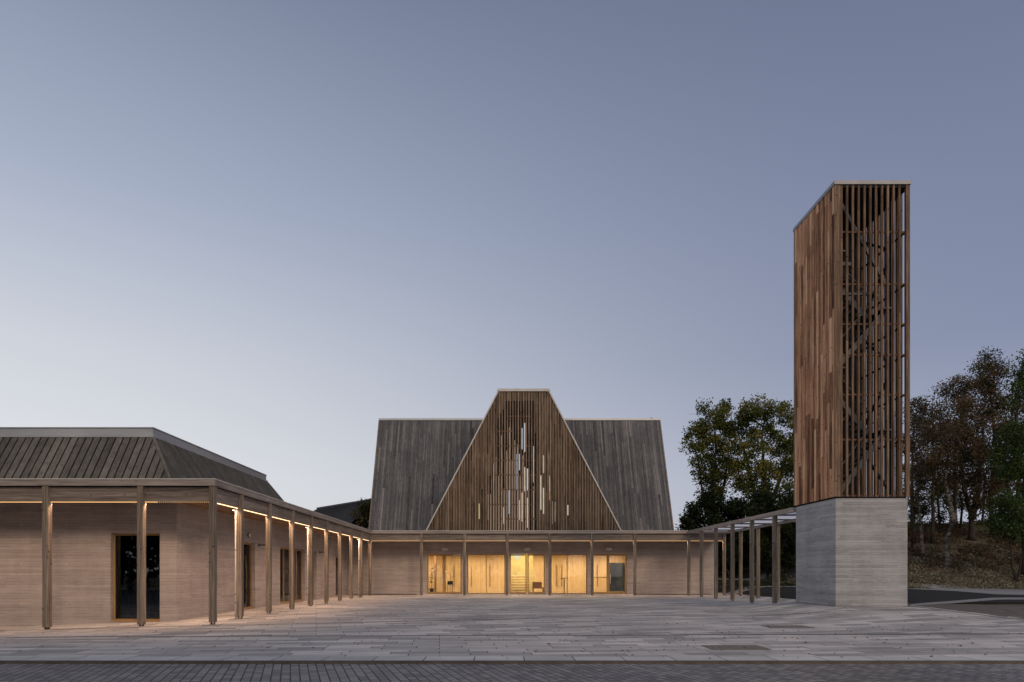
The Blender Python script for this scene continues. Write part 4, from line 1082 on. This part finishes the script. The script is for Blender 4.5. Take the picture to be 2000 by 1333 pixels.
def tree(name,x,y,trunks,clumps,mat,barkm,label,group,leaf=.22,per=190,seed=1,cat='tree',base_r=.2,spread=1.0):
    """trunks: lists of (dx,dz) points above the base; clumps: (px,py,D,r) blobs in metres rel. to base -> (dx,dy,dz,rx,rz)"""
    rng=np.random.default_rng(seed); rr=random.Random(seed)
    z=T(x,y)-.1; t=thing(name,(x,y,z),label,cat,group); at=(x,y,z)
    mb=MB(); tips=[]
    for tr in trunks:
        P=[Vector((x+dx,y+dy,z+dz)) for dx,dy,dz in tr]; n=len(P)
        # resample with wobble
        Q=[]; 
        for i in range(n-1):
            for k in range(4):
                f=k/4; q=P[i].lerp(P[i+1],f); q+=Vector((rr.uniform(-1,1),rr.uniform(-1,1),0))*.05*(0 if i==0 and k==0 else 1); Q.append(q)
        Q.append(P[-1]); m=len(Q)
        mb.tube(Q,[base_r*(1-.85*i/(m-1))*(1.35 if i==0 else 1) for i in range(m)],8)
        tips.append(Q)
    pts=[]; tn=[]
    for (dx,dy,dz,rx,rz) in clumps:
        c=np.array((x+dx,y+dy,z+dz))
        # limb to clump from the nearest lower trunk point
        best=None
        for Q in tips:
            for q in Q:
                if q.z<c[2]-rz*.3-.3:
                    dd=(Vector(c)-q).length+ .4*abs(c[2]-q.z-1.2)
                    if best is None or dd<best[0]: best=(dd,q)
        if best is not None:
            q=best[1]; ce=Vector(c); mid=q.lerp(ce,.5)+Vector((rr.uniform(-.2,.2),rr.uniform(-.2,.2),.15))
            r0=max(.03,base_r*.32); mb.tube([q,q.lerp(mid,.6)+Vector((0,0,.1)),mid,ce.lerp(mid,.3),ce],[r0,r0*.8,r0*.6,r0*.4,r0*.15],5,cap=False)
            for k in range(5):
                e=ce+Vector((rr.gauss(0,rx*.6),rr.gauss(0,rx*.6),rr.gauss(.2,rz*.6))); s=mid.lerp(ce,rr.uniform(.3,1)); mb.tube([s,s.lerp(e,.5)+Vector((0,0,.1)),e],[r0*.3,r0*.2,r0*.08],4,cap=False)
        nsub=max(4,int(7.5*rx*rz*spread+3))
        for k in range(nsub):
            u=rng.normal(size=3); u/=np.linalg.norm(u); rad=rng.uniform(.2,1.0)**.6*1.1
            sc=c+u*np.array((rx,rx,rz))*rad
            m=int(per*.75*rng.uniform(.4,1.3)); sg=rng.uniform(.2,.48)
            p=sc+np.clip(rng.normal(size=(m,3)),-1.7,1.7)*np.array((sg,sg,sg*.85))
            pts.append(p); ct=rng.normal(.5,.2); tn.append(np.clip(rng.normal(ct,.14,size=m),0,1))
    mb.build('trunk',barkm,t,at=at,smooth=True)
    pts=np.concatenate(pts); tn=np.concatenate(tn)
    leaves_mesh('crown',pts,leaf,tn,mat,t,at,rng)
    return t
def px_clumps(x,y,lst):
    z=T(x,y)-.1; out=[]
    for i,(px,py,r,*o) in enumerate(lst):
        dy=((i*37)%7-3)*.35; D=y+dy
        k=D/F; out.append((X_(px,D)-x,dy,Z_(py,D)-z,r*k,(o[0] if o else r)*k))
    return out
# tall trees behind the pergola
D=62; bx=X_(1392,D)
tree('tall_tree',bx,D,[[(0,0,0),(.1,0,5),(-.1,0,9),(.3,0,11.5),(.1,0,13.5)],[(0,0,3.5),(-.9,0,7),(-1.2,.2,10.5)],[(.1,0,5),(1.1,.1,8.5),(1.5,.1,12)]],
 px_clumps(bx,D,[(1385,812,20),(1412,808,18),(1365,842,20),(1400,838,24),(1430,835,14),(1356,872,13),(1385,872,26),(1420,870,16),(1372,905,20),(1405,905,22),(1380,938,16),(1408,935,14),(1398,965,17),(1378,975,12),(1428,915,10)]),
 LG,M['bark'],'slender olive green tree standing nearest the church end wall','trees beyond the pergola',leaf=.21,per=230,seed=3,base_r=.22)
D=60; bx=X_(1492,D)
tree('tall_tree',bx,D,[[(0,0,0),(.2,0,5),(0,0,9),(-.2,0,11.5),(.1,0,13.5)],[(.1,0,4),(1.4,0,8),(2.8,.2,12.5)],[(0,0,4.5),(-1.2,0,8),(-1.7,.1,11)]],
 px_clumps(bx,D,[(1478,800,22),(1510,806,18),(1455,812,15),(1545,815,24),(1575,840,26),(1470,838,22),(1500,842,16),(1448,875,14),(1475,880,22),(1520,872,20),(1550,872,22),(1455,915,20),(1490,920,26),(1530,915,24),(1570,910,24),(1440,945,14),(1468,955,22),(1505,960,24),(1545,958,22),(1590,950,22)]),
 LG,M['bark'],'broad olive green tree rising beside the left face of the tower','trees beyond the pergola',leaf=.21,per=235,seed=5,base_r=.27)
for i,(px,D,cl,lab,mt) in enumerate((
 (1362,57,[(1340,1020,12),(1352,1000,14),(1375,990,18),(1362,1025,16),(1388,1015,16),(1400,1040,16),(1345,1035,10),(1385,975,12)],'bushy dark green shrub tree showing just right of the church roof',LD),
 (1425,58,[(1420,985,20),(1445,995,22),(1410,1010,18),(1435,1025,22),(1455,1040,20),(1415,1050,20),(1440,1065,20),(1420,1085,18)],'dark green shrub tree filling the gap under the slender tree',LD),
 (1500,57,[(1480,990,22),(1510,985,22),(1540,990,24),(1490,1020,24),(1525,1025,24),(1480,1055,22),(1515,1060,24),(1550,1050,24),(1500,1090,22),(1535,1092,22)],'dark green shrub tree seen through the pergola beside the tower',LD),
 (1580,59,[(1565,985,24),(1600,1000,24),(1570,1030,24),(1600,1050,24),(1575,1080,24)],'dark shrub tree half hidden behind the concrete tower base',LD),
 )):
    bx=X_(px,D)
    tree('shrub_tree',bx,D,[[(0,0,0),(.1,0,1.5),(0,0,3.2)],[(0,0,.3),(.7,.1,2.2)],[(0,0,.3),(-.7,.1,2.2)]],px_clumps(bx,D,cl),mt,M['bark'],lab,'shrub trees beyond the pergola',leaf=.24,per=210,seed=20+i,base_r=.1)
# low dark hedge under the trees, individually rounded bushes
for i in range(6):
    px=1400+i*34; D=63+(i%2)*1.5; bx=X_(px,D); z=T(bx,D)
    cl=[(rx_,0,h,1.0,.8) for rx_,h in ((-.7,.8),(.2,1.3),(.8,.9),(-.2,2.0),(.4,2.7))]
    tree('bush',bx,D,[[(0,0,0),(0,0,1.2)]],cl,LD,M['bark'],('dark bush behind the pergola, %s along the bank'%['first from the church','second from the church','third from the church','third from the tower','second from the tower','nearest the tower'][i]),'dark bushes behind the pergola',leaf=.26,per=190,seed=60+i,cat='bush',base_r=.06)
# bush left of the church
D=58; bx=X_(712,D)
tree('bush',bx,D,[[(0,0,0),(0,0,3),(.2,0,5.5)]],px_clumps(bx,D,[(708,990,9),(718,1002,13),(700,1010,12),(690,1022,9),(712,1022,13),(722,985,8),(702,1032,12),(680,1031,6)]),LM,M['bark'],'brown green bush between the far dark roof and the church','trees beyond the church',leaf=.2,per=90,seed=71,base_r=.08)
# right hand wood
RT=[
 ('birch_tree',1850,49,[[(-.05,0,0),(.0,0,1.2),(-.03,0,2.2),(.45,0,3.4),(.75,.1,4.6),(.9,.1,6.5),(1.3,.1,8.5)],[(.45,0,3.4),(.1,.1,5.5),(-.3,.1,7.5)]],
  [(1850,830,22),(1880,800,20),(1830,860,22),(1870,850,28),(1900,840,22),(1850,895,24),(1885,890,24),(1910,880,20),(1835,920,18),(1865,930,22),(1895,925,20),(1822,890,16)],LB,'birchbark','leaning pale barked birch with brown leaves on the bank','.2'),
 ('birch_tree',1802,52,[[(0,0,0),(-.1,0,2.5),(-.35,0,5),(-.3,0,7.5),(-.1,0,10)]],
  [(1788,800,16),(1805,790,14),(1795,830,18),(1815,850,18),(1785,870,16),(1800,900,18),(1790,935,16),(1812,925,14),(1782,965,12)],LB,'birchbark','straight slim birch with thin brown leaves right beside the tower','.14'),
 ('autumn_tree',1822,56,[[(0,0,0),(.0,0,4),(.1,0,8),(0,0,12)]],
  [(1810,820,18),(1835,800,20),(1850,775,20),(1815,860,20),(1840,880,18),(1805,910,20),(1830,940,20),(1812,975,14)],LM,'bark','thin dark stemmed autumn tree between the two birches','.16'),
 ('autumn_tree',1897,57,[[(0,0,0),(.05,0,1.8),(-.6,0,4.2),(-.9,0,8),(-.6,0,12)],[(.05,0,1.8),(.6,0,4),(.9,0,8),(1.2,0,12.5)]],
  [(1860,765,20),(1885,755,22),(1910,745,18),(1930,735,16,22),(1870,800,24),(1905,790,26),(1940,780,22),(1925,825,28),(1890,835,24),(1955,840,22),(1905,880,28),(1940,885,24),(1880,930,22),(1915,930,24),(1950,930,24),(1895,965,20),(1925,975,18),(1870,975,16),(1910,990,15),(1945,990,18),(1950,965,20),(1855,950,18)],LB,'bark','large fork trunked tree with brown leaves at the bank top','.26'),
 ('autumn_tree',1940,58,[[(0,0,0),(-.3,0,3),(.2,0,7),(-.2,0,12),(.3,0,15)]],
  [(1915,715,12,16),(1935,708,12,18),(1950,725,14,18),(1925,745,16),(1945,765,18),(1960,800,22),(1970,850,22),(1955,890,24),(1975,920,22),(1935,945,20)],LM,'bark','tallest windswept tree of the wood with sparse leafy top','.2'),
 ('autumn_tree',1985,60,[[(0,0,0),(.3,0,5),(0,0,10),(.2,0,14)]],
  [(1965,790,20),(1990,780,22),(2015,790,22),(1975,830,24),(2005,840,24),(1980,880,24),(2010,900,24),(1960,930,24),(1985,950,24),(1965,985,20),(1990,1000,20)],LM,'bark','dim brown tree behind the green one at the right edge','.22'),
 ('green_tree',2004,47,[[(0,0,0),(-.2,0,4),(.1,0,9),(.3,0,13)],[(0,0,3),(-1.2,0,6),(-1.6,0,8)]],
  [(2000,715,24,18),(1988,740,14,12),(2015,750,26),(1990,775,14),(1995,835,20),(1965,860,22),(1985,875,26),(2010,880,26),(1960,895,18),(1990,915,26),(2010,940,26),(1970,925,16)],LF,'bark','dark green leafy tree cut by the right edge','.24'),
 ('green_shrub',1985,46,[[(0,0,0),(-.3,0,1.5),(-.5,0,3)],[(0,0,0),(.5,0,2.5)]],
  [(1965,985,22,18),(1990,975,24,20),(1950,1005,18,14),(1975,1015,24,18),(2000,1010,24,18),(1940,1022,12,9),(1962,1035,16,10),(1990,1040,22,12),(2015,1040,22,16)],LF,'bark','low spreading green shrub on the bank at the right edge','.1'),
 ('autumn_tree',1782,60,[[(0,0,0),(0,0,5),(.1,0,9)]],
  [(1780,830,18),(1770,870,20),(1790,880,18),(1775,920,22),(1795,950,18),(1775,975,20),(1785,1010,16),(1770,1030,18),(1800,1000,12),(1790,1045,14)],LM,'bark','dark tree partly hidden behind the right side of the tower','.18'),
 ('autumn_tree',1865,64,[[(0,0,0),(0,0,5),(.1,0,9)]],
  [(1840,840,24),(1870,850,24),(1855,890,26),(1825,900,22),(1885,900,24),(1840,945,22),(1865,950,18),(1820,960,18),(1845,985,16),(1800,985,16),(1870,990,14),(1830,1010,12)],LM,'bark','dim brown tree deep in the wood behind the leaning birch','.18'),
]
for i,(nm,px,D,tr,cl,mt,bk_,lab,br) in enumerate(RT):
    bx=X_(px,D)
    tree(nm,bx,D,tr,px_clumps(bx,D,cl),mt,M[bk_],lab,'trees of the wood on the bank',leaf=.17,per=(170 if mt is not LF else 190),seed=100+i,base_r=float(br),cat='shrub' if 'shrub' in nm else 'tree')
# thin far stems
for i,(px,D) in enumerate(((1781,54),(1918,63),(1875,60),(1962,62),(1836,61))):
    bx=X_(px,D); z=T(bx,D)-.1
    mb=MB(); r3=random.Random(i); P=[Vector((bx+r3.uniform(-.25,.25)*k_,D,z+k_*2.2)) for k_ in range(5)]; mb.tube(P,[.1,.09,.07,.05,.02],7); 
    for k_ in range(9):
        s=P[2].lerp(P[4],r3.random()); mb.tube([s,s+Vector((r3.uniform(-.9,.9),r3.uniform(-.4,.4),r3.uniform(.4,1.2)))],[.025,.006],4,cap=False)
    o=mb.build('sapling',M['bark'],smooth=True,at=(bx,D,z)); tag(o,['thin bare sapling right against the tower edge','thin bare sapling right of the forked tree','thin bare sapling left of the forked tree','thin bare sapling near the green shrub','thin bare sapling behind the pale birches'][i],'tree','saplings in the wood')
# dark wood on the far side of the road, behind the viewer, mirrored in the window glass; sized and placed to shade the left foreground
rng=np.random.default_rng(15); pts=[]; tn=[]
for i in range(85):
    x=-84+i*1.15+rng.uniform(-1,1); y=-20+rng.uniform(-5,3); H=rng.uniform(15,22)
    for k_ in range(15):
        c=np.array((x+rng.normal()*1.2,y+rng.normal()*1.0,H*rng.uniform(.1,1))); pts.append(c+rng.normal(size=(34,3))*np.array((1.2,1.2,1.1))); tn.append(np.clip(rng.normal(rng.uniform(.2,.6),.1,size=34),0,1))
o=leaves_mesh('woodland',np.concatenate(pts),.95,np.concatenate(tn),LD,None,(0,-20,0),rng,aspect=.7); tag(o,'dark woodland across the road, unseen but mirrored in the windows, sized to shade the left foreground','woodland',kind='stuff')
# bracken and grass on the bank
rng=np.random.default_rng(9)
def scatter(name,n,fx,mat,size,label,cat,h=.35,cl=220):
    P=[];TN=[]
    for k_ in range(cl):
        x,y=fx(); m=n//cl; sg=rng.uniform(.25,.7)
        q=rng.normal(size=(m,2))*sg; hh=np.abs(rng.normal(size=m))*h*.6
        for j in range(m):
            xx=x+q[j,0]; yy=y+q[j,1]; P.append((xx,yy,T(xx,yy)+.02+hh[j]*max(0,1-abs(q[j,0])))); 
        TN.append(np.clip(rng.normal(rng.uniform(.25,.75),.15,size=m),0,1))
    P=np.array(P); o=leaves_mesh(name,P,size,np.concatenate(TN)[:len(P)],mat,None,(0,0,0),rng,aspect=.35)
    tag(o,label,cat,kind='stuff')
LBR=leaf_mat('bracken fronds',[(0,(.035,.024,.014)),(.5,(.10,.065,.038)),(1,(.19,.13,.08))])
LGR=leaf_mat('rough grass blades',[(0,(.06,.065,.035)),(.5,(.20,.185,.125)),(1,(.42,.36,.26))])
scatter('bracken',26000,lambda:(rng.uniform(27,58),rng.uniform(49,62)),LBR,.26,'rust brown bracken and dead fern covering the upper bank','bracken',.5,260)
scatter('rough_grass',26000,lambda:(rng.uniform(22,50),rng.uniform(44.3,54)),LGR,.2,'rough dark green and straw grass on the lower bank','grass',.25,300)
scatter('ground_cover',5000,lambda:(rng.uniform(16.6,27),rng.uniform(47,57)),LD,.14,'dark low ground cover plants in the bed behind the pergola','ground cover',.15,90)

# ================================================================== sky, sun, camera
SUN_EL=27.0; SUN_AZ=155.0    # azimuth clockwise from +Y (the view direction)
w=bpy.data.worlds.new('World'); S.world=w; w.use_nodes=True; nt=w.node_tree; nt.nodes.clear()
out=N(nt,'ShaderNodeOutputWorld'); bg=N(nt,'ShaderNodeBackground'); L(nt,bg.outputs[0],out.inputs[0])
sky=N(nt,'ShaderNodeTexSky',sky_type='NISHITA'); sky.sun_disc=False; sky.sun_elevation=math.radians(3); sky.sun_rotation=math.radians(SUN_AZ); sky.air_density=1.0; sky.dust_density=1.0
tc=N(nt,'ShaderNodeTexCoord').outputs['Generated']; sx=N(nt,'ShaderNodeSeparateXYZ'); L(nt,tc,sx.inputs[0])
z=math_n(nt,'MAXIMUM',sx.outputs[2],0.0)
def srgb(r,g,b): 
    f=lambda c:(c/255/12.92) if c/255<=.04045 else ((c/255+.055)/1.055)**2.4
    return (f(r),f(g),f(b))
Lr=ramp(nt,z,[(0.0,srgb(224,224,227)),(.13,srgb(222,224,228)),(.28,srgb(204,208,217)),(.45,srgb(166,175,196)),(.65,srgb(123,132,156)),(1,srgb(84,96,124))])
Rr=ramp(nt,z,[(0.0,srgb(176,180,197)),(.13,srgb(158,164,186)),(.28,srgb(130,139,166)),(.45,srgb(120,129,156)),(.65,srgb(103,112,138)),(1,srgb(80,92,120))])
hl=math_n(nt,'SQRT',math_n(nt,'ADD',math_n(nt,'MULTIPLY',sx.outputs[0],sx.outputs[0]),math_n(nt,'MULTIPLY',sx.outputs[1],sx.outputs[1])))
az=math_n(nt,'DIVIDE',sx.outputs[0],math_n(nt,'MAXIMUM',hl,.001))
fa=N(nt,'ShaderNodeMapRange',interpolation_type='SMOOTHSTEP'); L(nt,az,fa.inputs[0]); fa.inputs[1].default_value=-.75; fa.inputs[2].default_value=.72
c=mix_c(nt,fa.outputs[0],Lr,Rr)
# the afterglow behind the viewer is brighter and warmer
bk=N(nt,'ShaderNodeMapRange',interpolation_type='SMOOTHSTEP'); L(nt,math_n(nt,'MULTIPLY',sx.outputs[1],-1.0),bk.inputs[0]); bk.inputs[1].default_value=-.15; bk.inputs[2].default_value=.9
c=mix_c(nt,bk.outputs[0],c,(.80,.76,.76))
sc_=N(nt,'ShaderNodeVectorMath',operation='SCALE'); L(nt,sky.outputs[0],sc_.inputs[0]); sc_.inputs['Scale'].default_value=.012
ad=mix_c(nt,1.0,c,sc_.outputs[0],'ADD'); L(nt,ad,bg.inputs[0]); bg.inputs[1].default_value=1.0
sl_=bpy.data.lights.new('sun','SUN'); sl_.energy=.7; sl_.angle=math.radians(12); sl_.color=(1,.73,.50)
so=bpy.data.objects.new('sun',sl_); COL.objects.link(so)
a=math.radians(SUN_AZ); e=math.radians(SUN_EL); dvec=Vector((math.sin(a)*math.cos(e),math.cos(a)*math.cos(e),math.sin(e)))
so.rotation_euler=dvec.to_track_quat('Z','Y').to_euler(); so.location=(30,-60,40)
cam=bpy.data.cameras.new('camera'); co_=bpy.data.objects.new('camera',cam); COL.objects.link(co_)
cam.sensor_width=36; cam.lens=24.01; cam.shift_x=.0125; cam.shift_y=.2265; cam.clip_end=3000; cam.clip_start=.1
co_.location=(0,0,CAMZ); co_.rotation_euler=(math.pi/2,0,0); S.camera=co_
S.view_settings.view_transform='Standard'; S.view_settings.look='None'; S.view_settings.exposure=0; S.view_settings.gamma=1
S.cycles.use_denoising=True
S.cycles.max_bounces=8; S.cycles.transparent_max_bounces=12
